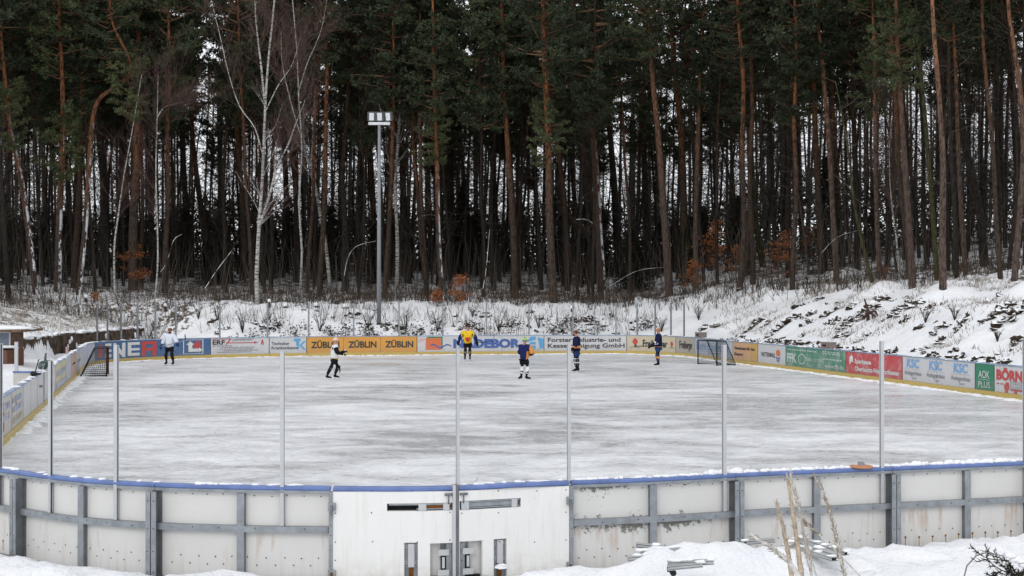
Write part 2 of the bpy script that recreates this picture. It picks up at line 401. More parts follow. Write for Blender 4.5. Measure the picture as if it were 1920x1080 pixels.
# ------------------------------------------------------------------ lettering helpers
_tc = {}
def text2d(txt, bold=0., shear=0.):
    k = (txt, bold, shear)
    if k in _tc: return _tc[k]
    cu = bpy.data.curves.new('t', 'FONT'); cu.body = txt; cu.size = 1; cu.offset = bold; cu.shear = shear; cu.resolution_u = 3; cu.fill_mode = 'FRONT'
    o = bpy.data.objects.new('t', cu); COL.objects.link(o); bpy.context.view_layer.update()
    m = bpy.data.meshes.new_from_object(o.evaluated_get(bpy.context.evaluated_depsgraph_get()))
    v = np.array([tuple(p.co)[:2] for p in m.vertices]) if len(m.vertices) else np.zeros((0, 2)); f = [tuple(p.vertices) for p in m.polygons]
    bpy.data.objects.remove(o); bpy.data.curves.remove(cu); bpy.data.meshes.remove(m)
    if len(v): v[:, 0] -= v[:, 0].min(); ht = max(1e-6, v[:, 1].max()-max(0, v[:, 1].min())*0)
    _tc[k] = (v, f); return _tc[k]
def put_shape(mb, s0, z0, pts, faces, mi=0, off=-.014):
    mb.add([P(s0+u, off, z0+v) for u, v in pts], faces, mi)
def put_text(mb, s0, z0, w, h, txt, mi=0, bold=.012, shear=0, off=-.014):
    v, f = text2d(txt, bold, shear)
    if not len(v): return
    v0 = text2d('H', bold)[0]; cap = v0[:, 1].max(); v = v.copy(); v[:, 0] *= w/v[:, 0].max(); v[:, 1] *= h/cap
    put_shape(mb, s0, z0, v, f, mi, off)
def rect(mb, s0, s1, z0, z1, mi=0, off=-.014):
    n = max(1, int((s1-s0)/.2)); vs = []; fs = []
    for i in range(n+1): vs += [P(s0+(s1-s0)*i/n, off, z0), P(s0+(s1-s0)*i/n, off, z1)]
    for i in range(n): fs.append((2*i, 2*i+2, 2*i+3, 2*i+1))
    mb.add(vs, fs, mi)
def poly(mb, s0, z0, pts, mi=0, off=-.014): put_shape(mb, s0, z0, pts, [tuple(range(len(pts)))], mi, off)

# paints
def paint(name, c, wear=.2): return board_mat('paint_'+name, c, wear, (.6, .6, .58), 2, .1)
cWHITE = board_mat('board_white', (.60, .60, .61), .25, (.74, .74, .74), 0, .6)
cPALE = board_mat('board_pale_blue', (.48, .53, .62), .3, (.68, .69, .7), 3, .2)
cLIL = board_mat('board_faded', (.50, .48, .44), .4, (.66, .64, .6), 4, .15)
cORANGE = board_mat('board_orange', (.66, .32, .055), .22, (.62, .42, .25), 1, .35)
cBLUE = board_mat('board_blue', (.055, .13, .28), .28, (.3, .36, .45), 2, .2)
cCREAM = board_mat('board_cream', (.58, .50, .36), .3, (.6, .56, .48), 5, .25)
cCREAMD = board_mat('board_dull', (.42, .39, .33), .3, (.5, .48, .44), 6, .4)
cPEACH = board_mat('board_peach', (.66, .38, .2), .35, (.66, .5, .36), 7, .15)
cGREEN = board_mat('board_green', (.05, .22, .13), .45, (.36, .46, .4), 2, .15)
cRED = board_mat('board_red', (.50, .05, .055), .42, (.62, .36, .36), 3, .1)
cGREEN2 = board_mat('board_deep_green', (.02, .21, .11), .2, (.2, .4, .3), 8, .15)
pK = paint('black', (.03, .03, .03)); pW = paint('white', (.72, .72, .70), .3); pR = paint('red', (.52, .06, .05)); pB = paint('blue', (.05, .12, .36)); pLB = paint('light_blue', (.10, .36, .62))
pO = paint('orange', (.68, .16, .05)); pG = paint('grey', (.22, .22, .23)); pFB = paint('faded_blue', (.30, .38, .56), .5); pFY = paint('faded_yellow', (.6, .52, .28), .5); pFR = paint('faded_red', (.6, .3, .24), .5)
pGN = paint('green', (.04, .2, .08))

BG = 'advertising boards around the far side of the ice'
sect_list = []
def section(px0, px1, mat, label, draw=None, mats=(), kick=YELLOW, seams=1, far=True):
    s0, s1 = s_far(px0), s_far(px1); sm = (s0+s1)/2; t = thing('rink_board', tuple(P(sm)), label, 'rink board', BG)
    p = MB(); strip(p, s0+.004, s1-.004, .19, HB-.05, 0, .05, 0, .2)
    n = max(1, round((s1-s0)/2.5))
    for i in range(0, n+1): 
        s = min(max(s0+.012, s0+(s1-s0)*i/n), s1-.012); strip(p, s-.007, s+.007, .2, HB-.06, -.002, 0, 1)
    part('panel', p, [mat, DARKGAP], t)
    k = MB(); strip(k, s0+.004, s1-.004, 0, .185, -.02, .05); part('kick_plate', k, kick, t)
    c = MB(); strip(c, s0+.004, s1-.004, HB-.045, HB, -.02, .09); part('cap_rail', c, CAPB if far else BLUECAP, t)
    b = MB(); m = max(1, round((s1-s0)/1.25))
    for i in range(m+1):
        s = min(max(s0+.04, s0+(s1-s0)*i/m), s1-.04); strip(b, s-.03, s+.03, 0, HB-.05, .052, .12)
    part('frame', b, STEEL, t)
    for dr, mt in (draw if isinstance(draw, list) else [(draw, mats)] if draw else []):
        g = MB(); dr(g, s0, s1-s0); part('lettering', g, list(mt), t)
    sect_list.append((s0, s1)); return t
CAPB = plain('weathered_cap', (.26, .33, .44), .5, .3, 0, .3, 3)
def scrib(g, s0, z0, w, h, mi, seed=1, rows=3, k_=1):
    """worn, unreadable faded lettering"""
    r = random.Random(seed)
    for k in range(rows):
        z = z0+h*(1-(k+1)/rows)+.02; u = 0
        while u < w:
            l = r.uniform(.12, .3)*k_; 
            if u+l < w: rect(g, s0+u, s0+u+l, z, z+h/rows*.6, mi)
            u += l+r.uniform(.05, .12)*k_
def d_a(g, s, w): scrib(g, s+.3, .5, w-.6, .5, 0, 3, 2); rect(g, s+w*.55, s+w*.6, .3, .95, 1)
section(-14, 22, cLIL, 'faded lilac board nearest the camera on the left side', d_a, [pFB, pFR])
section(22, 44, cLIL, 'faded yellowish board with blurred blue lettering, left side nearest the camera', lambda g, s, w: (scrib(g, s+.2, .55, w-.4, .45, 0, 5, 2), rect(g, s+w*.35, s+w*.42, .6, .95, 2), scrib(g, s+.3, .28, w-.5, .25, 1, 6, 1)), [pFB, pFY, pFR])
section(44, 82, cWHITE, 'blank white board on the left side beside the dark gate post')
section(83.5, 104, cWHITE, 'narrow white board with thin red line on the left side', lambda g, s, w: rect(g, s+w*.55, s+w*.58, .2, 1.05, 0), [pR])
section(104, 125, board_mat('board_faded_yellow', (.58, .52, .33), .35, (.62, .6, .5), 3, .1), 'faded yellow board with dim grey letters on the left side', lambda g, s, w: (scrib(g, s+.6, .6, w-1.2, .34, 0, 9, 1), rect(g, s+.3, s+w-.3, .22, .42, 0)), [pFB])
section(125, 134, cPALE, 'pale blue board between the yellow and the salmon board on the left')
section(134, 143, board_mat('board_salmon', (.60, .36, .26), .35, (.6, .5, .42), 2, .2), 'faded salmon board with small dark marks on the left side', lambda g, s, w: scrib(g, s+.8, .6, w-1.6, .14, 0, 2, 1), [pK])
section(143, 153, cWHITE, 'white board with one dim round mark before the left corner', lambda g, s, w: scrib(g, s+1, .55, w-2, .2, 0, 8, 1), [pG])
section(153, 178, cPALE, 'pale blue board at the bend of the left corner behind the goal')
def d_ener(g, s, w):
    # big block capitals
    poly(g, s+w*.045, .33, [(0, 0), (w*.07, 0), (w*.07, .62), (w*.01, .62)], 1)
    def E(u, ww, mi):
        rect(g, s+u, s+u+ww, .30, .44, mi); rect(g, s+u, s+u+ww, .57, .69, mi); rect(g, s+u, s+u+ww, .86, 1.0, mi); rect(g, s+u, s+u+ww*.32, .441, .569, mi); rect(g, s+u, s+u+ww*.32, .691, .859, mi)
    E(w*.15, w*.075, 0); put_text(g, s+w*.245, .30, w*.12, .70, 'N', 0, .05); E(w*.385, w*.10, 0)
    u = w*.50; ww = w*.115; rect(g, s+u, s+u+ww, .86, 1.02, 1); rect(g, s+u, s+u+ww*.28, .25, .859, 1); rect(g, s+u+ww*.281, s+u+ww, .52, .68, 1); rect(g, s+u+ww*.75, s+u+ww, .681, .859, 1); rect(g, s+u+ww*.7, s+u+ww*.98, .25, .519, 1)
    a, b = w*.81, w*.95                                   # framed arrows emblem
    for r_ in ((a, b, 1.01, 1.035), (a, b, .26, .285), (a, a+.05, .286, 1.009), (b-.05, b, .286, 1.009)): rect(g, s+r_[0], s+r_[1], r_[2], r_[3], 0)
    c = s+a+.32; poly(g, c, .38, [(0, 0), (.62, 0), (.62, .17), (.24, .17), (.24, .38), (.36, .38), (.11, .58), (-.14, .38), (0, .38)], 0)
    poly(g, c+.60, .33, [(.03, 0), (.26, .14), (.03, .28)], 0)
    poly(g, c+.34, .62, [(0, 0), (.2, -.1), (.22, .05), (.4, -.12), (.4, .1), (.3, .2), (.42, .32), (.1, .34), (.12, .2), (-.05, .26)], 1)
section(178, 395, cBLUE, 'blue board with large white and red capitals behind the left goal', d_ener, [pW, pR])
def d_erf(g, s, w):
    k = w/5.4
    put_text(g, s+.18*k, .74, 1.15*k, .24, 'ERF', 1, .03); rect(g, s+.15*k, s+1.9*k, 1.02, 1.05, 0)
    poly(g, s+1.35*k, .72, [(.0, 0), (.14*k, 0), (.55*k, .30), (.41*k, .30)], 0); rect(g, s+1.5*k, s+4.0*k, .80, .84, 0, -.0165); poly(g, s+4.0*k, .76, [(0, 0), (.4*k, .065), (0, .13)], 0)
    poly(g, s+4.6*k, .68, [(0, 0), (.08*k, 0), (.15*k, .15), (.22*k, 0), (.3*k, 0), (.22*k, .3), (.12*k, .3)], 0)
def d_erf2(g, s, w):
    k = w/5.4
    for q, (u, z) in enumerate(((2.0, .92), (2.2, .98), (.2, .62), (1.0, .53), (.8, .44), (1.2, .36), (.6, .27))): scrib(g, s+u*k, z, (3.2 if q > 2 else 2)*k, .07, 0, 20+q, 1, .4)
section(395, 505, cWHITE, 'white scuffed board with red arrow line and small print, right of the blue board', [(d_erf, [pR, pK]), (d_erf2, [pG])])
def d_tk(g, s, w):
    put_text(g, s+w*.06, .66, w*.48, .17, 'Techniker', 0, .012); put_text(g, s+w*.06, .42, w*.70, .17, 'Krankenkasse', 0, .012)
def d_tk2(g, s, w):
    a = s+w*.66; rect(g, a, a+w*.18, .86, 1.01, 0); rect(g, a+w*.06, a+w*.12, .62, .859, 0)
    poly(g, a+w*.14, .50, [(0, .12), (w*.12, .36), (w*.18, .36), (w*.06, .12), (w*.18, -.12), (w*.12, -.12)], 0, -.0165); rect(g, a+w*.10, a+w*.135, .42, .86, 0, -.018)
section(505, 575, cWHITE, 'white board with two lines of black letters and a light blue emblem', [(d_tk, [pK]), (d_tk2, [pLB])])
def zub(u): return lambda g, s, w: put_text(g, s+w*u, .47, w*.255, .35, 'ZÜBLIN', 0, .035)
section(575, 782, cORANGE, 'long orange board with the same black word three times', [(zub(u), [pK]) for u in (.04, .375, .71)])
def d_nad(g, s, w):
    X_ = lambda p: (p-782)*w/236
    rect(g, s+X_(800), s+X_(829), .98, 1.05, 3); rect(g, s+X_(826.5), s+X_(829), .35, .979, 3); rect(g, s+X_(798), s+X_(826), .30, .97, 1)
    poly(g, s+X_(783.5), .72, [(0, 0), (.05, 0), (.15, .18), (.24, .06), (.35, .2), (.43, .14), (.43, .17), (.35, .24), (.24, .1), (.15, .22)], 1)
    pts = []; pb = []
    for i in range(13): t = i/12; pts.append((t*w*.16, .1*math.sin(t*9+.5)*(1-.2*t)+.0)); pb.append((t*w*.16, .1*math.sin(t*9+.5)*(1-.2*t)-.09*(1-.3*t)))
    put_shape(g, s+X_(807), .55, pts+pb, [(i, i+1, 14+i, 13+i) for i in range(12)], 0, -.022)
def d_nad2(g, s, w): put_text(g, s+w*.283, .42, w*.53, .49, 'NADEBOR', 0, .06)
def d_nad3(g, s, w):
    a = s+w*.855; k = w*.14/1.95
    poly(g, a, .66, [(0, .05), (.55*k, .36), (1.1*k, .38), (1.1*k, .2), (.35*k, .10)], 0); rect(g, a+.45*k, a+1.1*k, .58, .72, 0); rect(g, a+.6*k, a+1.1*k, .34, .51, 0)
    poly(g, a+1.3*k, .34, [(.25*k, 0), (.65*k, 0), (.65*k, .55), (0, .66)], 0); put_text(g, a+.3*k, .25, 1.4*k, .05, 'BAU WELZOW', 1, .01)
section(782, 1020, cWHITE, 'grey board with orange square and thick navy capitals at mid far side', [(d_nad, [pB, pO, pLB, pGN]), (d_nad2, [pB]), (d_nad3, [pLB, pG])])
def d_for(g, s, w):
    put_text(g, s+w*.045, .72, w*.88, .24, 'Forster Industrie- und', 0, .022); put_text(g, s+w*.045, .38, w*.93, .24, 'Kesselreinigung GmbH', 0, .022)
section(1020, 1175, cWHITE, 'white board with two rows of plain black lettering right of the centre', d_for, [pK])
def hop(g, s, z, k=1):
    poly(g, s, z, [(-.05*k, .2*k), (.17*k, .0), (.39*k, .2*k), (.33*k, .38*k), (.17*k, .52*k), (.01*k, .38*k)], 1); rect(g, s+.08*k, s+.26*k, z-.1*k, z+.0*k, 0)
    poly(g, s-.25*k, z-.2*k, [(0, 0), (.35*k, .07*k), (.85*k, 0), (.8*k, .05*k), (.42*k, .12*k), (.05*k, .06*k)], 2); rect(g, s+.12*k, s+.22*k, z+.15*k, z+.35*k, 3)
def frak(g, s, w, z, h): put_text(g, s, z, w, h, 'Freiberger', 0, .03, .0)
section(1175, 1267, cCREAM, 'cream board with old style black lettering between two red crests', [(lambda g, s, w: hop(g, s+w*.11, .52, .85), [pK, pR, pG, pW]), (lambda g, s, w: frak(g, s+w*.29, w*.52, .46, .40), [pK]), (lambda g, s, w: hop(g, s+w*.88, .52, .6), [pK, pR, pG, pW])])
section(1267, 1303, cCREAMD, 'duller grey cream board with a single old style black word at the right bend', lambda g, s, w: frak(g, s+.35, w-.7, .46, .42), [pK])
def d_born(g, s, w):
    put_text(g, s+w*.03, .48, w*.24, .44, 'Born', 0, .0); put_text(g, s+w*.32, .48, w*.58, .44, 'Baubedarf', 0, .0); scrib(g, s+w*.35, .3, w*.3, .1, 1, 4, 1)
section(1303, 1374, cPALE, 'pale board with tall light blue serif letters behind the right goal', d_born, [paint('sky_blue', (.14, .33, .6)), pG])
section(1374, 1421, cPEACH, 'peach and orange board with two lines of small dark letters right of the goal', lambda g, s, w: (put_text(g, s+w*.08, .72, w*.80, .15, 'Gemeinsam für den', 0, .03), put_text(g, s+w*.08, .42, w*.36, .15, 'Eissport', 0, .03), rect(g, s+w*.70, s+w*.99, .2, 1.06, 1, -.003)), [pK, paint('ochre', (.60, .36, .10), .25)])
def d_vat2(g, s, w):
    a = s+w*.66; e = w*.15; n = 14; poly(g, a+e*.5, .72, [(e*.5*math.cos(i/n*6.283), .16*math.sin(i/n*6.283)) for i in range(n)], 0)
    poly(g, a, .48, [(0, 0), (e*.5, -.07), (e, 0), (e, .07), (e*.5, .0), (0, .07)], 1); poly(g, a+e*.15, .36, [(0, 0), (e*.35, -.07), (e*.7, 0), (e*.7, .07), (e*.35, .0), (0, .07)], 1)
section(1421, 1473, cWHITE, 'pale grey board with black capitals and an orange and blue round mark', [(lambda g, s, w: put_text(g, s+w*.12, .50, w*.52, .2, 'VATTENFALL', 0, .02), [pK]), (d_vat2, [pO, pB])])
def d_ffk(g, s, w):
    put_text(g, s+w*.03, .38, w*.17, .40, 'FFK', 0, .05)
    n = 16; ring = [(.42*math.cos(i/n*6.283), .24*math.sin(i/n*6.283)) for i in range(n)]; inn = [(x*.8, y*.8) for x, y in ring]
    put_shape(g, s+w*.29, .56, ring+inn, [(i, (i+1) % n, n+(i+1) % n, n+i) for i in range(n)], 0)
    put_text(g, s+w*.36, .50, w*.26, .14, '035601 / 25 70-90', 0, .01); put_text(g, s+w*.68, .30, w*.29, .18, 'www.ffk.de', 0, .02)
    scrib(g, s+w*.05, .90, w*.5, .09, 0, 31, 1); scrib(g, s+w*.64, .86, w*.3, .16, 0, 32, 2); scrib(g, s+w*.64, .62, w*.3, .09, 0, 33, 1)
section(1473, 1586, cGREEN, 'long worn green board with pale lettering on the right side', d_ffk, [paint('pale_green', (.45, .56, .50), .5)])
def d_spk(g, s, w):
    put_text(g, s+w*.07, .57, w*.075, .36, 'S', 0, .10); a = w/3; rect(g, s+w*.1, s+w*.12, .97, 1.0, 0)
    put_text(g, s+w*.17, .64, w*.30, .18, 'Sparkasse', 0, .03); put_text(g, s+w*.17, .33, w*.78, .18, 'Oberlausitz-Niederschlesien', 0, .03)
section(1586, 1692, cRED, 'red board with white lettering and a white emblem on the right side', d_spk, [pW])
def ksc(u):
    def f(g, s, w): put_text(g, s+w*(u+.035), .70, w*.185, .32, 'KSC', 0, .03, .1); put_text(g, s+w*u, .42, w*.25, .16, 'Anlagenbau', 1, .01); put_text(g, s+w*(u+.11), .27, w*.07, .08, 'GmbH', 1, 0); rect(g, s+w*u, s+w*(u+.24), .63, .638, 1)
    return f
kb = [paint('ksc_blue', (.18, .38, .68), .25), paint('thin_grey', (.26, .26, .27), .25)]
section(1692, 1828, cWHITE, 'white board with light blue capitals three times over grey words, right side', [(ksc(u), kb) for u in (.03, .355, .69)])
section(1828, 1864, cGREEN2, 'deep green board with thin white capitals in two rows, right side', lambda g, s, w: (put_text(g, s+w*.2, .60, w*.58, .25, 'AOK', 0, .0), rect(g, s+w*.2, s+w*.78, .545, .555, 0), put_text(g, s+w*.2, .28, w*.6, .2, 'PLUS', 0, .0)), [pW])
def d_bor(g, s, w):
    put_text(g, s+w*.04, .62, w*.62, .33, 'BÖRNER', 0, .05); u = s+w*.14
    scrib(g, s+.15, .44, .75, .05, 0, 3, 1); rect(g, u+.12, u+.42, .3, .47, 0); rect(g, u+.2, u+.4, .471, .54, 0); rect(g, u+.5, u+2.2, .28, .33, 0)
    for a, b, c, d in ((.5, 2.2, .56, .58), (.5, .53, .36, .559), (2.17, 2.2, .36, .559), (.5, 2.2, .34, .359)): rect(g, u+a, u+b, c, d, 1)
    put_text(g, u+.62, .47, 1.2, .06, 'TRANSPORT', 1, 0); put_text(g, u+.62, .39, .9, .05, 'HANDEL', 1, 0)
    for a in (.25, .8, 1.8): poly(g, u+a, .25, [(.09*math.cos(i/10*6.283), .08*math.sin(i/10*6.283)) for i in range(10)], 0)
section(1864, 1985, cWHITE, 'white board with big red capitals and a small red truck, far right', d_bor, [pR, pG])
# remainder of the right side and the near right corner, out of frame
mb = MB()
s_end = sect_list[-1][1]
# ------------------------------------------------------------------ near boards: steel frames seen from outside
def panel_mat(name, mold, rust, green=0.):
    n = N(name, .4, .3); z = n.sep(n.tc.outputs['Object'])[2]; v = n.mapc()
    c = n.mix(n.noise(v, 1.6, 4), (.60, .59, .565), (.69, .68, .66))
    st = n.noise(n.mapc((7, 7, .5)), 2.5, 4, .6); low = n.ramp(z, .5, .05)
    c = n.mix(n.math('MULTIPLY', n.math('MULTIPLY', n.ramp(st, .5, .7), low), .35), c, (.42, .36, .27))
    b = n.noise(v, 13, 6, .75); big = n.noise(v, 1.3, 3)
    hz = n.math('ADD', n.ramp(n.math('ABSOLUTE', n.math('SUBTRACT', z, .58)), .2, 0), n.ramp(z, .98, 1.08))
    mk = n.ramp(n.math('ADD', n.math('ADD', n.math('MULTIPLY', b, .6), n.math('MULTIPLY', big, .5)), n.math('MULTIPLY', hz, .16)), .82-mold, .85-mold)
    c = n.mix(n.math('MULTIPLY', mk, .8), c, (.07, .075, .05))
    rs = n.noise(n.mapc((5, 5, .7)), 1.7, 4, .6); rk = n.math('MULTIPLY', n.ramp(rs, .60-rust, .74-rust), n.ramp(n.math('ABSOLUTE', n.math('SUBTRACT', z, .48)), .28, 0))
    c = n.mix(n.math('MULTIPLY', rk, .55), c, (.38, .2, .07))
    n.col(c); return n.m
PM = [panel_mat('panel_clean', .0, .0), panel_mat('panel_mould', .155, .05), panel_mat('panel_rusty', .04, .09), panel_mat('panel_light', .03, .02)]
def gate_mat():
    n = N('gate_white', .42, .3); v = n.mapc(); z = n.sep(n.tc.outputs['Object'])[2]; b = n.noise(v, 9, 6, .75); big = n.noise(v, 1.2, 3); st = n.noise(n.mapc((8, 8, .6)), 2.2, 5, .65)
    c = n.mix(big, (.72, .715, .69), (.80, .795, .78)); c = n.mix(n.math('MULTIPLY', n.ramp(st, .52, .72), .28), c, (.5, .46, .38))
    c = n.mix(n.math('MULTIPLY', n.math('MULTIPLY', n.ramp(z, .35, .0), n.ramp(b, .4, .65)), .45), c, (.36, .31, .24)); c = n.mix(n.math('MULTIPLY', n.ramp(b, .70, .73), .5), c, (.2, .2, .19)); n.col(c); return n.m
GATEW = gate_mat()
RUSTRUN = plain('rust_run', (.36, .2, .09), .9, .1, 0, .3, 20)
def disc(mb, s, z, r, off, mi, n=8, out=1):
    c = P(s, off, z); t = (P(s+.05, off, z)-P(s-.05, off, z)).normalized(); up = Vector((0, 0, 1))
    vs = [c+t*math.cos(i/n*6.283)*r+up*math.sin(i/n*6.283)*r for i in range(n)]; mb.add(vs, [tuple(range(n))], mi)
NG = 'boards of the near side seen from behind'
def near_section(pxa, pxb, mids, pm, label, rusty=False, endpost=(True, True), seed=1):
    sa, sb = s_near(pxb), s_near(pxa)           # s grows to the left in the picture
    t = thing('rink_board', tuple(P((sa+sb)/2, .05)), label, 'rink board', NG); r = random.Random(seed)
    p = MB(); strip(p, sa+.004, sb-.004, .03, 1.07, -.012, 0, 0, .3)
    k = sa+.12
    while k < sb-.1:
        disc(p, k, 1.03+r.uniform(-.01, .01), .008, .003, 1)
        k += .2+r.uniform(-.02, .02)
    k = sa+.15; q = 0
    while k < sb-.1:
        z = .20 if q % 2 else .29; z += r.uniform(-.008, .008); disc(p, k, z, .009, .003, 1)
        if rusty and q % 2: disc(p, k, z, .018, .0022, 2); strip(p, k-.006, k+.006, z-.11-r.random()*.04, z-.01, .001, .002, 2)
        k += .105+r.uniform(-.012, .012); q += 1
    part('panel', p, [pm, DARKGAP, RUSTRUN], t)
    fr = MB()
    strip(fr, sa+.004, sb-.004, 1.065, 1.10, .002, .06, 0); strip(fr, sa+.004, sb-.004, -.02, .035, .002, .08, 1)
    part('frame', fr, [STEEL, STEELD], t)
    ra = MB(); strip(ra, sa+.022, sb-.022, .60, .675, .062, .076, 0); strip(ra, sa+.022, sb-.022, .663, .676, .004, .0618, 0); strip(ra, sa+.022, sb-.022, .598, .606, .004, .0618, 1)
    k = sa+.3
    while k < sb-.2: disc(ra, k, .64+r.uniform(-.015, .015), .008, .079, 2); k += r.uniform(.25, .6)
    part('rail', ra, [STEEL, STEELD, DARKGAP], t)
    for m in mids:
        s = s_near(m); q = MB(); strip(q, s-.045, s+.045, .03, 1.06, .064, .0745, 0); strip(q, s-.043, s-.033, .036, .595, .004, .0638, 1); strip(q, s+.033, s+.043, .036, .595, .004, .0638, 1); strip(q, s-.043, s-.033, .68, 1.06, .004, .0638, 1); strip(q, s+.033, s+.043, .68, 1.06, .004, .0638, 1)
        part('stiffener', q, [STEEL, STEELD], t)
    for side, on in ((1, endpost[0]), (-1, endpost[1])):       # left end (large s), right end
        if not on: continue
        s = sb-.006 if side == 1 else sa+.006; q = MB(); a, b = (s-.06, s) if side == 1 else (s, s+.06)
        strip(q, a, b, -.02, 1.062, .15, .162, 0); wv = (b-.012, b) if side == 1 else (a, a+.012)
        strip(q, wv[0], wv[1], -.015, 1.06, .0, .1495, 1); strip(q, a, b, -.015, 1.06, .0015, .01, 1)
        for z in (.1, .35, .62, .95): disc(q, (a+b)/2, z, .008, .164, 2)
        part('post', q, [STEEL, STEELD, DARKGAP], t)
    c = MB(); n = max(4, int((sb-sa)/.3)); prof = [(-.045, 1.10), (.055, 1.10), (.066, 1.115), (.062, 1.14), (.03, 1.152), (-.02, 1.152), (-.045, 1.14)]; vs = []; fs = []; L = len(prof)
    for i in range(n+1):
        s = sa+.004+(sb-sa-.008)*i/n; vs += [P(s, o, z) for o, z in prof]
    for i in range(n):
        for k in range(L): fs.append((i*L+k, i*L+(k+1) % L, (i+1)*L+(k+1) % L, (i+1)*L+k))
    fs += [tuple(range(L))[::-1], tuple(n*L+k for k in range(L))]; c.add(vs, fs); part('cap_rail', c, BLUECAP, t, False)
    return t
near_section(-60, 45, [], PM[2], 'stained near board at the left edge of the picture', True, seed=1)
near_section(45, 296, [160], PM[0], 'clean near board with one stiffener, second from the left edge', seed=2)
near_section(296, 621, [455], PM[0], 'clean near board just left of the white gate', endpost=(True, False), seed=3)
near_section(1069, 1375, [1221], PM[1], 'mouldy near board with black stains right of the white gate', endpost=(False, True), seed=4)
near_section(1375, 1668, [1527], PM[3], 'near board behind the heap of metal bars and the tall stalks', endpost=(True, True), seed=5, rusty=False)
near_section(1668, 1925, [1808], PM[2], 'near board with a row of rusty screws at the right edge', True, seed=6)
# out-of-frame closing boards so the rink is whole from elsewhere
for a, b, lb in ((s_end+.01, SL-.01, 'plain white board on the right side nearest the camera'), (.01, s_near(1925)-.01, 'plain white board closing the near right corner'), (s_near(-60)+.01, sect_list[0][0]-.01, 'plain white board closing the near left corner')):
    t = thing('rink_board', tuple(P((a+b)/2)), lb, 'rink board', 'boards outside the picture')
    p = MB(); strip(p, a, b, .19, 1.08, 0, .05); part('panel', p, cWHITE, t); k = MB(); strip(k, a, b, 0, .185, -.02, .05); part('kick_plate', k, YELLOW, t); c = MB(); strip(c, a, b, 1.085, 1.13, -.02, .09); part('cap_rail', c, BLUECAP, t)
# gate
def holed(mb, sa, sb, z0, z1, o0, o1, holes, mi=0):
    xs = sorted({sa, sb, *[h[0] for h in holes], *[h[1] for h in holes]}); zs = sorted({z0, z1, *[h[2] for h in holes], *[h[3] for h in holes]})
    inh = lambda x, z: any(h[0] < x < h[1] and h[2] < z < h[3] for h in holes)
    for i in range(len(xs)-1):
        for j in range(len(zs)-1):
            x0, x1, a, b = xs[i], xs[i+1], zs[j], zs[j+1]
            if inh((x0+x1)/2, (a+b)/2): continue
            n = max(1, int((x1-x0)/.3))
            for q in range(n):
                u0 = x0+(x1-x0)*q/n; u1 = x0+(x1-x0)*(q+1)/n
                mb.add([P(u0, o1, a), P(u1, o1, a), P(u1, o1, b), P(u0, o1, b)], [(0, 1, 2, 3)], mi)
    for h in holes:
        a, b, c, d = h[0], h[1], max(h[2], z0), h[3]
        for q in (((a, c), (b, c)), ((b, c), (b, d)), ((b, d), (a, d)), ((a, d), (a, c))):
            mb.add([P(q[0][0], o1, q[0][1]), P(q[1][0], o1, q[1][1]), P(q[1][0], o0, q[1][1]), P(q[0][0], o0, q[0][1])], [(0, 1, 2, 3)], mi)
    for (x0, x1, a, b) in ((sa, sb, z1, z1),): mb.add([P(sa, o0, z1), P(sb, o0, z1), P(sb, o1, z1), P(sa, o1, z1)], [(0, 1, 2, 3)], mi)
    for s in (sa, sb): mb.add([P(s, o0, z0), P(s, o1, z0), P(s, o1, z1), P(s, o0, z1)], [(0, 1, 2, 3)], mi)
def zat(px, py):
    s = s_near(px); p = P(s, .09); return CH-(py-HY)*p.y/F
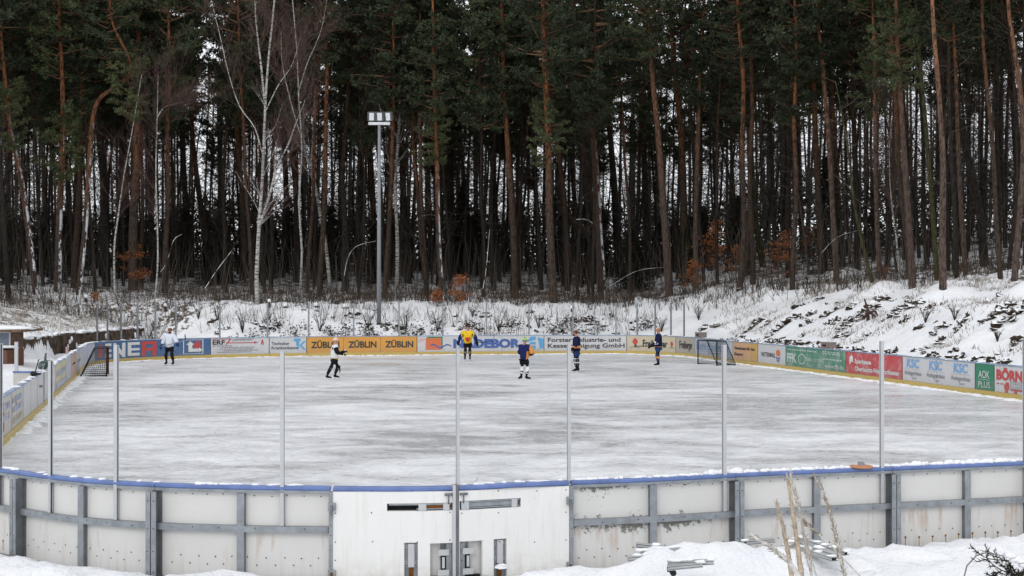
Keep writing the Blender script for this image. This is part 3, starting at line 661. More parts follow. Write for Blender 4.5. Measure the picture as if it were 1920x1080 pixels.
def gate_leaf(pa, pb, holes_px, label, bar, slot_dir):
    sa, sb = s_near(pb), s_near(pa); t = thing('gate_leaf', tuple(P((sa+sb)/2, .05)), label, 'gate', 'two leaves of the white gate')
    hs_ = []
    for (x0, x1, y0, y1) in holes_px: hs_.append((s_near(x1), s_near(x0), max(.0, zat((x0+x1)/2, y1)), zat((x0+x1)/2, y0)))
    q = MB(); holed(q, sa, sb, .0, 1.095, .035, .09, hs_, 0)
    r = random.Random(int(pa))
    for px, py in [(pa+72, 920), (pa+72, 961), (pa+74, 1015), (pa+5, 962), (pa+5, 1016), (pb-6, 960), (pb-6, 1012), (pb-65, 1016), (pa+145, 920), (pa+5, 1050), (pb-6, 918)]: disc(q, s_near(px), zat(px, py), .008, .0925, 1)
    part('sheet', q, [GATEW, DARKGAP], t)
    bk = MB(); strip(bk, sa, sb, .03, 1.07, -.012, 0); part('panel', bk, PM[0], t)
    fr = MB(); strip(fr, sa, sb, -.02, .03, .002, .034, 0)
    x = pb-12 if slot_dir > 0 else pa+10
    s = s_near(x); strip(fr, s-.06, s+.06, .03, 1.06, .003, .03, 0); part('frame', fr, [STEELD, DARKGAP], t)
    # sliding lock bar in the long slot
    h = hs_[0]; lb = MB(); zc = (h[2]+h[3])/2; strip(lb, h[0], h[1], h[2]+.001, h[3]-.001, .012, .018, 1)
    strip(lb, h[0]+.02, h[1]-(.34 if slot_dir > 0 else .02), h[2]+.012, h[2]+.026, .02, .085, 0); strip(lb, h[0]+.02, h[1]-.02, h[3]-.022, h[3]-.004, .02, .088, 0)
    b0, b1 = (h[0]+.02, h[1]-.36) if slot_dir > 0 else (h[0]+.03, h[1]-.02)
    strip(lb, b0, b1, zc-.022, zc+.026, .03, .08, 2 if slot_dir > 0 else 0)
    for u in ((b0+.02, b0+.09), (b1-.09, b1-.0)): strip(lb, u[0], u[1], h[2]+.004, h[3]-.004, .081, .1, 3)
    part('lock_bar', lb, [STEEL, DARKGAP, RUSTM, ALU], t)
    hd = MB(); hx = s_near(838 if slot_dir > 0 else 865); zt = zat(850, 926); hd.tube([P(hx, .105, zc+.03), P(hx, .115, zt)], .008, 6); a = s_near(839 if slot_dir > 0 else 857); b = s_near(845 if slot_dir > 0 else 866)
    hd.tube([P(hx-.045, .115, zt), P(hx+.045, .115, zt+.0)], .016, 6); part('handle', hd, STEELD, t, True)
    # bolt block in the narrow slot
    h = hs_[1]; bo = MB(); strip(bo, h[0]+.003, h[1]-.003, 0.01, h[3]-.004, .012, .04, 0); cs = (h[0]+h[1])/2; strip(bo, cs-.038, cs+.034, h[3]-.29, h[3]-.015, .041, .085, 1); strip(bo, cs-.028, cs+.026, .03, h[3]-.292, .041, .065, 2)
    for u in (-.065, .06):
        for z in (h[3]-.05, h[3]-.24): strip(bo, cs+u-.016, cs+u+.016, z-.018, z+.018, .041, .05, 1); disc(bo, cs+u, z, .008, .053, 3)
    bo.blob(tuple(P(cs, .10, .17)), (.07, .05, .035), 4, 8, 6, .3, 4) if slot_dir < 0 else None
    part('floor_bolt', bo, [STEEL, ALU, RUSTM, DARKGAP, FSNOW], t)
    h = hs_[2]; lt = MB(); zc = (max(h[2], .05)+h[3])/2+.02; e = h[0] if slot_dir > 0 else h[1]; d_ = 1 if slot_dir > 0 else -1
    def sp(a, b, z0, z1, o0, o1, mi): strip(lt, min(e+d_*a, e+d_*b), max(e+d_*a, e+d_*b), z0, z1, o0, o1, mi)
    sp(.01, .07, .03, h[3]-.01, .031, .06, 0); sp(.04, .17, zc+.05, zc+.12, .062, .085, 1); sp(.04, .17, zc-.19, zc-.12, .062, .085, 1); sp(.075, .13, zc-.118, zc+.048, .05, .07, 2); sp(.09, .12, zc-.1, zc+.03, .071, .08, 1); sp(.0, .26, .035, .09, .02, .05, 2)
    part('latch', lt, [STEEL, ALU, DARKGAP], t)
    c = MB(); n = 8; prof = [(-.045, 1.10), (.085, 1.10), (.095, 1.115), (.09, 1.14), (.05, 1.152), (-.02, 1.152), (-.045, 1.14)]; L = len(prof); vs = []; fs = []
    for i in range(n+1):
        s = sa+(sb-sa)*i/n; vs += [P(s, o, z) for o, z in prof]
    for i in range(n):
        for k in range(L): fs.append((i*L+k, i*L+(k+1) % L, (i+1)*L+(k+1) % L, (i+1)*L+k))
    fs += [tuple(range(L))[::-1], tuple(n*L+k for k in range(L))]; c.add(vs, fs); part('cap_rail', c, BLUECAP, t)
    hs2 = pa-1 if slot_dir > 0 else pb+1
    for zz in (.92, .13):
        hg = MB(); s = s_near(hs2); strip(hg, s-.045, s+.045, zz-.045, zz+.045, .095, .125, 0); hg.tube([P(s, .135, zz-.10), P(s, .135, zz+.02)], .016, 8, 1); part('hinge', hg, [STEEL, STEELD if zz > .5 else RUSTM], t)
gate_leaf(627, 847, [(727, 846, 943.5, 957.5), (758.5, 783, 1017, 1095), (805.5, 846, 1018, 1090)], 'left white gate leaf with rusty lock bar in its slot', None, 1)
gate_leaf(857.5, 1063, [(858.5, 972, 936.5, 953), (921, 945, 1010, 1090), (858.5, 900, 1014, 1085)], 'right white gate leaf with grey lock bar in its slot', None, -1)
gp = MB(); s = s_near(852.2); strip(gp, s-.028, s+.012, -.05, 1.17, .02, .10, 1); strip(gp, s+.0125, s+.045, -.05, 1.17, .02, .13, 0)
solo('gate_post', gp, [ALU, STEELD], 'battered aluminium post where the two white gate leaves meet', 'post')
for px, lb in ((623.5, 'narrow steel hinge post at the left end of the white gate'), (1067, 'narrow steel hinge post at the right end of the white gate')):
    hp = MB(); s = s_near(px); strip(hp, s-.024, s+.024, -.05, 1.09, .0, .10, 0)
    for z in np.arange(.1, 1.05, .12): disc(hp, s, z, .006, .102, 1, 6)
    solo('hinge_post', hp, [STEEL, DARKGAP], lb, 'post')
# dividing posts (the glass is out)
def slot_post(mb, s, z0, z1, off, wd=.045, dp=.055):
    hw = wd/2
    strip(mb, s-hw, s+hw, z0, z1, off+dp-.012, off+dp, 0, 9); strip(mb, s-hw, s+hw, z0, z1, off, off+.012, 0, 9); strip(mb, s-.007, s+.007, z0, z1, off+.0122, off+dp-.0122, 1, 9); strip(mb, s-hw, s+hw, z1, z1+.006, off, off+dp, 0, 9)
for px, ty, lb in ((6, 645, 'grey barrier post at the left edge of the near boards'), (100, 677, 'shorter grey barrier post, second from the left edge'), (222, 648, 'grey barrier post standing in front of the left goal'), (531, 660, 'pale grey barrier post under the orange board'), (857, 655, 'slim barrier post above the meeting line of the gate'), (1065, 645, 'pale barrier post at the right gate hinge'), (1355, 647, 'white barrier post in front of the right goal'), (1650, 640, 'pale barrier post in front of the red board'), (1918, 640, 'barrier post at the right edge of the picture')):
    s = s_near(px); p = P(s, .02); zt = CH-(ty-HY)*p.y/F; m = MB(); z0 = .68 if px not in (857, 1065) else 1.155
    slot_post(m, s, z0, zt, .012, .045 if px not in (857, 1065) else .038, .047)
    solo('barrier_post', m, [ALU, DARKGAP], lb, 'post', 'posts standing up from the near boards')
ordw = ['first', 'second', 'third', 'fourth', 'fifth', 'sixth', 'seventh', 'eighth', 'ninth', 'tenth', 'eleventh', 'twelfth', 'thirteenth', 'fourteenth']
lf = [188, 207, 232, 262, 295, 333, 414, 503, 580, 664]; rf = [749, 831, 913, 993, 1075, 1116, 1155, 1192, 1225, 1254, 1278]
for lst, side in ((lf[::-1], 'left'), (rf, 'right')):
    for i, px in enumerate(lst):
        s = s_far(px); m = MB(); slot_post(m, s, .9, 3.0, .13, .085 if px != 1116 else .06, .06)
        solo('barrier_post', m, [STEEL, DARKGAP], 'thin grey barrier post on the far boards, %s to the %s of the floodlight mast' % (ordw[i], side), 'post', 'posts standing up from the far boards')
# dark post in the left side boards, small items on the boards
m = MB(); s = s_far(82.8); strip(m, s-.10, s+.10, .02, 1.1, -.012, .06); solo('gate_post', m, STEEL, 'dark grey post set into the left side boards', 'post')
# snow lying on the near cap
m = MB(); rr = random.Random(5)
for px0, px1, den, hh in ((0, 60, .5, .02), (60, 600, .35, .018), (860, 1060, .5, .02), (1060, 1320, .75, .022), (1320, 1410, 1, .06), (1410, 1700, .9, .03), (1700, 1925, .95, .045)):
    s = s_near(px1)
    while s < s_near(px0):
        if rr.random() < den: a = rr.uniform(.03, .09); m.blob(tuple(P(s, -.01+rr.uniform(-.02, .02), 1.152)), (a, .03, hh*rr.uniform(.5, 1.3)), 0, 7, 5, .35, rr.random())
        s += .06
solo('snow_on_cap', m, FSNOW, 'loose snow lying along the blue cap of the near boards', 'snow', kind='stuff', smooth=True)
m = MB(); s = s_far(30)
while s < s_far(1935):
    if rr.random() < .3: a = rr.uniform(.05, .22); m.blob(tuple(P(s, .05, HB)), (a, .04, rr.uniform(.01, .035)), 0, 6, 4, .3, rr.random())
    a = rr.uniform(.08, .4); m.blob(tuple(P(s, -.10+rr.uniform(-.1, .03), 0)), (a, rr.uniform(.05, .16), rr.uniform(.02, .06)), 0, 6, 4, .35, rr.random())
    s += .22
solo('scraped_snow', m, FSNOW, 'scraped snow along the foot and top of the far boards', 'snow', kind='stuff', smooth=True)
# ------------------------------------------------------------------ goals
def goal(p0, dirv, label, postmat):
    """p0: post nearest the viewer; dirv: unit vector along the mouth away from it; net falls back to 'back'"""
    d = Vector((*dirv[:2], 0)).normalized(); bk = Vector((*dirv[2:], 0)).normalized(); z = Vector((0, 0, 1)); p0 = Vector((*p0, 0)); WD, HT, DP, DT = 1.83, 1.2, 1.05, .5
    t = thing('ice_hockey_goal', tuple(p0+d*WD/2), label, 'hockey goal', 'goals pushed to the sides')
    A, B = p0, p0+d*WD; f = MB(); f.tube([A, A+z*HT, B+z*HT, B], .035, 8); part('mouth_frame', f, postmat, t, True)
    b = MB()
    for q in (A, B): b.tube([q+z*HT, q+z*HT+bk*DT, q+bk*DP+z*.04, q+z*.04], .028, 6)
    b.tube([A+bk*DP+z*.04, B+bk*DP+z*.04], .028, 6); b.tube([A+bk*DT+z*HT, B+bk*DT+z*HT], .022, 6); part('base_frame', b, BLACK, t, True)
    n = MB()
    def grid(a, b_, c, d_, nu, nv):
        for i in range(nu+1):
            u = i/nu; n.tube([a.lerp(b_, u), d_.lerp(c, u)], .0065, 3, cap=False)
        for j in range(nv+1):
            v = j/nv; n.tube([a.lerp(d_, v), b_.lerp(c, v)], .0065, 3, cap=False)
    grid(A+bk*DP+z*.04, B+bk*DP+z*.04, B+bk*DT+z*HT, A+bk*DT+z*HT, 20, 14); grid(A+z*HT, B+z*HT, B+z*HT+bk*DT, A+z*HT+bk*DT, 20, 5)
    for q in (A, B): grid(q+z*.04, q+bk*DP+z*.04, q+bk*DT+z*HT, q+z*HT, 11, 14)
    part('net', n, plain('net_string', (.09, .09, .09), .9), t)
goal(((200-CX)*58.6/F, 58.6), (-.245, .97, -.97, -.245), 'goal on the left with its open side to the right, before the blue board', plain('goal_red_dark', (.045, .012, .012), .5))
goal(((1344-CX)*67.6/F, 67.6), (-.38, .93, .93, .38), 'goal on the right with its open side to the left, before the peach board', BLACK)
# ------------------------------------------------------------------ floodlight mast
Ym = 82.6; b0 = gpt(710.5, Ym); m0 = thing('floodlight_mast', tuple(b0), 'tall grey lamp mast with three square floodlights behind the long orange board', 'floodlight')
top = W(711, 236, Ym); p = MB(); p.tube([b0-Vector((0, 0, .3)), b0.lerp(top, .5), top+Vector((0, 0, .1))], [.14, .115, .085], 12); part('pole', p, plain('mast_grey', (.24, .255, .275), .55, .3, .1, .12, 2), m0, True)
mast_w = plain('mast_head', (.62, .63, .64), .5)
q = MB(); q.box(W(711, 231.5, Ym), (1.28, .16, .16), 0); part('cross_arm', q, mast_w, m0)
LMPG = plain('floodlight_glass', (.72, .74, .78), .12, .6); LMPF = plain('floodlight_housing', (.10, .10, .105), .5, .4)
for px, yw in ((696.5, .1), (712, -.1), (728, -.25)):
    c = W(px, 218, Ym); M = Matrix.Rotation(yw, 3, 'Z') @ Matrix.Rotation(R(18), 3, 'X')
    l = link('lamp', None, m0, tuple(c-b0)); hs = MB(); hs.box(c, (.44, .16, .52), 0, M)
    for k in (-1, 1): hs.box(c+M @ Vector((k*.235, .02, 0)), (.02, .2, .5), 0, M)
    hs.box(c+Vector((0, .04, -.3)), (.06, .06, .22), 0); bpy.data.objects.remove(l)
    l = part('lamp', hs, LMPF, m0); g = MB(); g.box(c+M @ Vector((0, -.088, 0)), (.27, .012, .45), 0, M); part('glass', g, LMPG, l)

# ------------------------------------------------------------------ left side: palisade, shed, bench board, sticks
pal = thing('palisade_wall', (-22.9, 70, .1), 'wall of dark weathered logs holding back the grassy bank on the left', 'retaining wall')
m = MB(); r = random.Random(3); y = 57.0
while y < 86.5:
    d = r.uniform(.16, .30); x = PALX(y)+r.uniform(-.05, .05); h = 1.42+r.uniform(-.10, .08)+.06*math.sin(y)
    m.tube([(x, y, -.2), (x+r.uniform(-.03, .03), y, h)], [d/2*1.05, d/2], 6); y += d*.93
part('log', m, bark('palisade_log', (.13, .095, .075), (.16, .115, .085), 0, 1.5, 0), pal).name = 'logs'
sn = MB(); y = 57
while y < 86:
    if r.random() < .65: sn.blob((PALX(y)-.12+r.uniform(-.05, .1), y, 1.45+r.uniform(-.03, .05)), (r.uniform(.15, .3), r.uniform(.2, .5), r.uniform(.05, .12)), 0, 7, 4, .3, r.random())
    if r.random() < .28: sn.blob((PALX(y)+.2, y, r.uniform(.1, .35)), (.4, r.uniform(.2, .6), r.uniform(.12, .28)), 0, 7, 5, .35, r.random())
    if r.random() < .10: sn.blob((PALX(y)+.16, y, r.uniform(.6, 1.2)), (.06, .1, r.uniform(.1, .2)), 0, 6, 5, .4, r.random())
    y += .3
solo('drifted_snow', sn, FSNOW, 'snow drifted on and against the log wall', 'snow', kind='stuff', smooth=True)
# low shelter at the left edge
Ys = 57.5; sx = (20-CX)*Ys/F; g0 = gz(sx, Ys)
sh = thing('shelter', (sx-1.6, Ys+1, g0), 'low brick shelter with snowy roof and window at the left edge', 'shelter')
m = MB(); m.box((sx-1.75, Ys+1, g0+.22), (3.2, 2, .72)); part('wall', m, plain('brick', (.16, .085, .06), .9, .1, 0, .3, 12), sh)
m = MB(); m.box((sx-1.6, Ys+1.1, g0+1.0), (2.9, 1.7, .62)); part('upper_wall', m, WOODB, sh)
m = MB(); m.box((sx-.35, Ys+.20, g0+1.03), (.5, .05, .52)); wv = part('window', m, plain('window_glass', (.16, .2, .25), .15, .6), sh)
m = MB()
for dx in (-.26, .26): m.box((sx-.35+dx, Ys+.17, g0+1.03), (.045, .06, .58))
for dz in (-.28, .28): m.box((sx-.35, Ys+.17, g0+1.03+dz), (.475, .06, .045))
part('frame', m, ALU, wv)
m = MB(); m.box((sx-1.45, Ys+1, g0+1.39), (4.0, 2.7, .1)); rf = part('roof', m, WOODB, sh); m = MB(); m.blob((sx-1.45, Ys+1, g0+1.44), (2.1, 1.4, .16), 0, 14, 8, .06, 3); part('roof_snow', m, FSNOW, rf, True)
m = MB(); m.blob((sx-.4, Ys+.05, g0+.72), (.7, .18, .06), 0, 10, 5, .15, 3); part('sill_snow', m, FSNOW, sh, True)
# bench side board
Yb = 41.4; e0 = Vector((*fy(26, Yb), 0)); e1 = Vector((*fy(75.5, Yb-.1), 0)); gz0 = gz(e0.x, e0.y)
bb = thing('bench_board', tuple((e0+e1)/2), 'short white cross board with blue top beside the left boards', 'board'); dv = (e1-e0).normalized(); ang = math.atan2(dv.y, dv.x); M = Matrix.Rotation(ang, 3, 'Z'); L = (e1-e0).length; cc = (e0+e1)/2
m = MB(); m.box(cc+Vector((0, 0, .56)), (L, .06, 1.1), 0, M); part('panel', m, cLIL, bb); m = MB(); m.box(cc+Vector((0, 0, 1.135)), (L+.02, .1, .05), 0, M); part('cap_rail', m, BLUECAP, bb)
m = MB(); n = 12; pts = []
for i in range(n+1):
    a = math.pi*(1-i/n); pts.append(cc+Vector((-.0, 0, .52))+M @ Vector((.3*math.cos(a), -.034, .28*math.sin(a))))
m.tube(pts, .022, 4); part('emblem', m, pGN, bb)
m = MB(); p = Vector((*fy(31, Yb+.9), 0)); m.box(p+Vector((0, 0, .95)), (.1, .06, 2.1)); solo('barrier_post', m, ALU, 'lone grey post behind the short white cross board on the left', 'post')
m = MB(); p = Vector((*fy(126, 58), 0)); m.box(p+Vector((0, 0, .70)), (.1, .08, 1.15)); solo('marker_post', m, plain('pinkish', (.4, .28, .27)), 'small pinkish post peeping over the left boards', 'post')
for (pa, pb_, lb) in (((73, 674), (62, 712), 'dark stick leaning on the left boards by the cross board'), ((84, 682), (73, 706), 'thin grey stick leaning beside the helmet on the left boards')):
    m = MB(); a = W(pa[0], pa[1], Yb-.35); b = W(pb_[0], pb_[1], Yb-.55); a2 = b+(b-a)*.7; m.tube([a, b, a2], .017 if 'dark' in lb else .012, 5); m.box(a2+Vector((.1, 0, -.02)), (.28, .03, .07)); solo('hockey_stick', m, BLACK if 'dark' in lb else STEEL, lb, 'hockey stick')
pc = P(s_far(91), .12, HB)
hm = thing('helmet', tuple(P(s_far(85), .06, HB)), 'dark green helmet with cage lying on the left boards', 'helmet'); q = P(s_far(85), .06, HB+.13); m = MB(); m.blob(q, (.15, .19, .15), 0, 12, 8, .02); part('shell', m, plain('helmet_green', (.03, .06, .045), .4), hm, True); m = MB()
for k in range(5): m.tube([q+Vector((-.08+.04*k, -.16, .07)), q+Vector((-.08+.04*k, -.22, -.02)), q+Vector((-.08+.04*k, -.17, -.1))], .008, 4)
part('cage', m, STEEL, hm)
gv = thing('glove', tuple(P(s_far(67), .02, HB)), 'black hockey glove lying on the left boards beside the stick', 'glove'); q = P(s_far(67), .02, HB+.05); m = MB(); m.blob(q, (.1, .13, .06), 0, 10, 6); m.blob(q+Vector((0, -.16, .02)), (.08, .08, .075), 0, 8, 6)
for k in range(4): m.tube([q+Vector((-.07+.045*k, .08, .01)), q+Vector((-.08+.05*k, .19, .0)), q+Vector((-.08+.05*k, .23, -.03))], [.03, .026, .02], 6)
m.tube([q+Vector((.08, 0, 0)), q+Vector((.14, .08, 0))], [.03, .02], 6); part('padding', m, BLACK, gv, True)
m = MB(); q = P(s_far(94), .05, HB+.12)
m.blob(q, (.16, .2, .1), 0, 10, 6, .1, 3); m.tube([q+Vector((-.1, 0, .05)), q+Vector((-.08, 0, .32))], [.045, .03], 7); solo('water_bottle', m, plain('bottle_dark', (.08, .085, .09), .4), 'dark bottle standing in a holder on the left boards', 'bottle')
# boxes on the right boards
for px, py, lb in ((1547, 646, 'weathered wooden box on the cap above the green board'), (1309, 626, 'weathered wooden box on the boards at the right bend')):
    s = s_far(px); c = P(s, .16, HB+.13); bx = thing('wooden_box', tuple(P(s, .16, HB)), lb, 'box'); a = P(s+.1, .16)-P(s-.1, .16); M = Matrix.Rotation(math.atan2(a.y, a.x)+.1, 3, 'Z')
    m = MB(); m.box(c, (.62, .40, .26), 0, M); part('body', m, plain('box_wood', (.24, .19, .17), .9, .1, 0, .3, 6), bx); m = MB(); m.box(c+Vector((0, 0, .14)), (.68, .46, .025), 0, M); part('lid', m, plain('lid_wood', (.36, .32, .3), .9), bx); m = MB(); m.box(c+M @ Vector((-.02, -.204, .0)), (.3, .012, .08), 0, M); part('slot', m, DARKGAP, bx)
# orange disc on the near cap
s = s_near(1614); c = P(s, .0, 1.155); od = thing('orange_disc', tuple(c), 'flat orange disc with a grey cap lying on the near blue cap rail', 'lid'); n = 18
m = MB(); a = P(s+.1, 0)-P(s-.1, 0); M = Matrix.Rotation(math.atan2(a.y, a.x), 3, 'Z'); m.tube([c, c+Vector((0, 0, .02)), c+Vector((0, 0, .03))], [.16, .15, .09], 20); part('disc', m, plain('orange_plastic', (.45, .2, .1), .6), od)
m = MB(); m.tube([c+Vector((0, 0, .03)), c+Vector((0, 0, .07))], [.045, .042], 12); part('cap', m, STEEL, od)

# ------------------------------------------------------------------ heaps of aluminium profiles
def profile_bar(a, b, label, wd=.08, th=.045, snow=.7, grp='loose aluminium bars in the snow'):
    a, b = Vector(a), Vector(b); d = (b-a); L = d.length; q = d.to_track_quat('X', 'Z').to_matrix(); t = thing('metal_bar', tuple((a+b)/2), label, 'metal bar', grp); c = (a+b)/2; m = MB()
    m.box(c+q @ Vector((0, 0, th/2-.004)), (L, wd, .008), 0, q); m.box(c+q @ Vector((0, 0, -th/2+.004)), (L, wd, .008), 0, q); m.box(c, (L-.01, wd*.35, th-.0162), 1, q)
    m.box(c+q @ Vector((0, -wd/2+.004, 0)), (L-.002, .006, th*.45), 0, q); part('profile', m, [plain('bar_alu', (.40, .41, .41), .5, .4, .2, .15, 6), DARKGAP], t)
    if snow:
        m = MB(); r = random.Random(int(a.x*991)); k = 0
        while k < 1:
            if r.random() < snow: m.blob(a.lerp(b, k)+Vector((0, 0, th/2+.005)), (.06, wd*.42, r.uniform(.008, .022)), 0, 8, 5, .3, r.random())
            k += .05/L*1.2
        if m.v: part('snow_cover', m, FSNOW, t, True)
bars = [((1192, 1021, 15.9), (1243, 1027, 15.9), 'upper grey bar end sticking out left of the snow heap'), ((1200, 1036, 15.75), (1252, 1031, 15.75), 'snow covered bar end below the upper one left of the snow heap'), ((1176, 1047, 15.65), (1225, 1042, 15.65), 'lowest bar end left of the snow heap'), ((1251, 1056, 15.0), (1305, 1054, 15.0), 'upper bar end in front of the snow heap'), ((1251, 1064, 14.95), (1292, 1060, 14.95), 'lower bar end in front of the snow heap'),
 ((1500, 1010, 16.3), (1587, 1037, 15.8), 'top bar of the pile sloping down behind the tall stalks'), ((1500, 1018, 16.25), (1572, 1043, 15.7), 'middle bar of the pile behind the tall stalks'), ((1500, 1027, 16.2), (1565, 1048, 15.6), 'bottom bar of the pile behind the tall stalks'), ((1396, 1017, 16.6), (1450, 1012, 16.7), 'bar buried in the snow left of the stalk tips'), ((1460, 1034, 16.0), (1500, 1008, 16.4), 'short bar crossing the pile behind the stalks')]
for a, b, lb in bars:
    ha, hb = ghit(a[0], a[1]), ghit(b[0], b[1]); A, B = W(a[0], a[1], min(a[2], ha.y-.02 if ha else 99)), W(b[0], b[1], min(b[2], hb.y-.02 if hb else 99))
    if a[0] < 1400 and a[0] != 1396: B = B+(B-A)*.6
    profile_bar(A, B, lb, .1, .05, .4)
m = MB(); q = W(1261, 1072, 15.0); m.tube([q+Vector((0, -.06, 0)), q+Vector((0, .06, 0))], .035, 12); m.box(q+Vector((-.03, 0, .03)), (.06, .05, .05)); solo('caster_wheel', m, BLACK, 'small black caster wheel under the bars in front of the snow heap', 'wheel')

# ------------------------------------------------------------------ foreground stalks and juniper
def stalk(pts, Y, rad, label, mat, head=0, name='reed_stalk'):
    r = random.Random(int(pts[0][0])); P3 = [W(x, y, Y) for x, y in pts]; base = P3[0]; gg = gz(base.x, base.y)
    d = (P3[0]-P3[1]).normalized()
    if P3[0].z > gg: P3 = [P3[0]+d*((P3[0].z-gg)/max(.2, -d.z)+.05)]+P3
    t = thing(name, tuple(P3[0]), label, 'dry stalk', 'tall dry stalks in the foreground'); m = MB(); n = len(P3); m.tube(P3, [rad*(1-.55*i/(n-1)) for i in range(n)], 6); part('stem', m, mat, t, True)
    if head:
        h = MB(); A = P3[-1]; B = P3[-2]
        for k in range(int(1500*head)):
            u = r.random()**.8*head*1.6; seg_ = [(P3[i], P3[i+1]) for i in range(n-1)][::-1]; uu = u
            for b_, a_ in seg_:
                if uu <= (a_-b_).length or b_ is seg_[-1][0]: c = a_.lerp(b_, min(1, uu/(a_-b_).length)); dirn = (a_-b_).normalized(); break
                uu -= (a_-b_).length
            s_ = Vector((r.gauss(0, 1), r.gauss(0, 1), r.gauss(0, 1))).normalized(); e = c+dirn*r.uniform(.006, .02)+s_*r.uniform(.004, .017); sd = s_.cross(dirn).normalized()*.0022
            h.add([c-sd, c+sd, e+sd*.6, e-sd*.6], [(0, 1, 2, 3)], 0)
        part('seed_head', h, FROSTG, t)
FROSTG = leaf_mat('frosted_seed', (.26, .20, .13), (.62, .57, .50), 60)
STALK = plain('stalk', (.42, .34, .25), .8, .1, 0, .35, 60); FROST = plain('frosted_stem', (.55, .53, .50), .8, .1, 0, .35, 50)
stalk([(1486, 1095), (1478, 1040), (1467, 985), (1456, 945)], 4.2, .009, 'thick tan stalk, leftmost of the foreground stalks', STALK, .12)
stalk([(1504, 1095), (1496, 1030), (1487, 965), (1477, 900)], 4.1, .010, 'thickest fuzzy tan stalk in the foreground', STALK, .28)
stalk([(1508, 1095), (1478, 1052), (1440, 1022), (1404, 1000)], 3.9, .010, 'frosted stalk bent over to the left in the foreground', FROST, .1)
stalk([(1524, 1095), (1512, 1030), (1500, 960), (1481, 888)], 4.3, .0055, 'thin upright frosted stalk with its tip before the blue cap', FROST, .2)
stalk([(1534, 1095), (1522, 1050), (1508, 1008)], 4.5, .004, 'very thin short stalk between the taller ones', FROST, .05)
stalk([(1586, 1095), (1574, 1040), (1560, 975), (1545, 925), (1527, 893)], 4.3, .0055, 'rightmost foreground stalk with a drooping seed tip', FROST, .22)
stalk([(1570, 1036), (1545, 1010), (1515, 985), (1502, 972)], 4.4, .0035, 'thin frosted side stem slanting across the foreground stalks', FROST, .05)
def juniper():
    r = random.Random(11); Y = 5.2; base = W(1965, 1112, Y); t = thing('juniper_branch', (base.x, base.y, gz(base.x, base.y)), 'dark juniper branch with snow reaching in at the lower right corner', 'branch')
    m = MB(); lf = MB()
    def br(p, d, L, rad, lev):
        pts = [p]; q = p.copy(); dd = d.copy(); n = 5
        for i in range(n): dd = (dd+Vector((r.gauss(0, .12), r.gauss(0, .1), r.gauss(0, .12)))).normalized(); q = q+dd*L/n; pts.append(q.copy())
        m.tube(pts, [rad*(1-.6*i/n) for i in range(n+1)], 5)
        if lev >= 2:
            for i in range(n):
                c = pts[1+i % n]; e = c+(dd+Vector((r.gauss(0, .5), r.gauss(0, .5), r.gauss(0, .5)))).normalized()*r.uniform(.012, .025); sd = Vector((r.gauss(0, 1), r.gauss(0, 1), r.gauss(0, 1))).normalized()*.0022; lf.add([c-sd, c+sd, e], [(0, 1, 2)])
        if lev < 3:
            for i in range(1, n+1):
                for k in range(1 if lev else 2):
                    sd = 1 if (i+k) % 2 else -1; v = (dd*1.0+Vector((0, r.gauss(0, .3), sd*r.uniform(.4, .8)))+Vector((r.gauss(0, .2), 0, 0))).normalized(); br(pts[i], v, L*r.uniform(.34, .46), max(.0012, rad*.55), lev+1) if r.random() < .72 else None
    br(base, Vector((-.93, 0, .20)).normalized(), .20, .006, 0); br(base+Vector((-.02, .03, .03)), Vector((-.85, .1, .42)).normalized(), .15, .005, 0)
    br(W(1905, 1052, Y), Vector((-1, 0, .12)).normalized(), .13, .0035, 1)
    part('twigs', m, plain('juniper_twig', (.05, .035, .028), .9, .1), t); part('leaves', lf, leaf_mat('juniper_leaf', (.02, .025, .018), (.07, .07, .045), 20), t)
    s = MB(); 
    for k in range(7): s.blob(W(1893+k*6, 1043+k*3.5+r.uniform(-3, 3), Y), (.02, .02, .010), 0, 8, 5, .3, k)
    part('snow_cover', s, FSNOW, t, True)
    a = MB(); a.tube([W(1803, 1095, Y), W(1812, 1060, Y), W(1830, 1041, Y), W(1850, 1035, Y), W(1880, 1042, Y)], [.003, .003, .0026, .0025, .002], 5); part('stem', a, plain('grey_stem', (.2, .18, .17)), t)
juniper()
# ------------------------------------------------------------------ people
def skin_mesh(name, V, E, Rd, sub=1, smooth=True):
    me = bpy.data.meshes.new(name); me.from_pydata([tuple(v) for v in V], E, []); o = bpy.data.objects.new(name, me); COL.objects.link(o)
    o.modifiers.new('s', 'SKIN'); sv = me.skin_vertices[0].data
    for i, r in enumerate(Rd):
        r = r if hasattr(r, '__len__') else (r, r); sv[i].radius = r; sv[i].use_root = (i == 0)
    if sub: x = o.modifiers.new('u', 'SUBSURF'); x.levels = sub; x.render_levels = sub
    bpy.context.view_layer.update()
    m = bpy.data.meshes.new_from_object(o.evaluated_get(bpy.context.evaluated_depsgraph_get())); bpy.data.objects.remove(o); bpy.data.meshes.remove(me)
    m.name = name; m.polygons.foreach_set('use_smooth', [True]*len(m.polygons)); return m
def paint_mesh(me, mats, fn):
    me.materials.clear()
    for m in mats: me.materials.append(m)
    for p in me.polygons: p.material_index = fn(p.center)
    return me
SKIN = plain('skin', (.42, .22, .15), .6, .3, 0, .08); SKIN_R = plain('skin_flushed', (.50, .24, .17), .6, .3, 0, .08)
def cloth(n, c, v=.18): return plain(n, c, .9, .1, 0, v, 12)
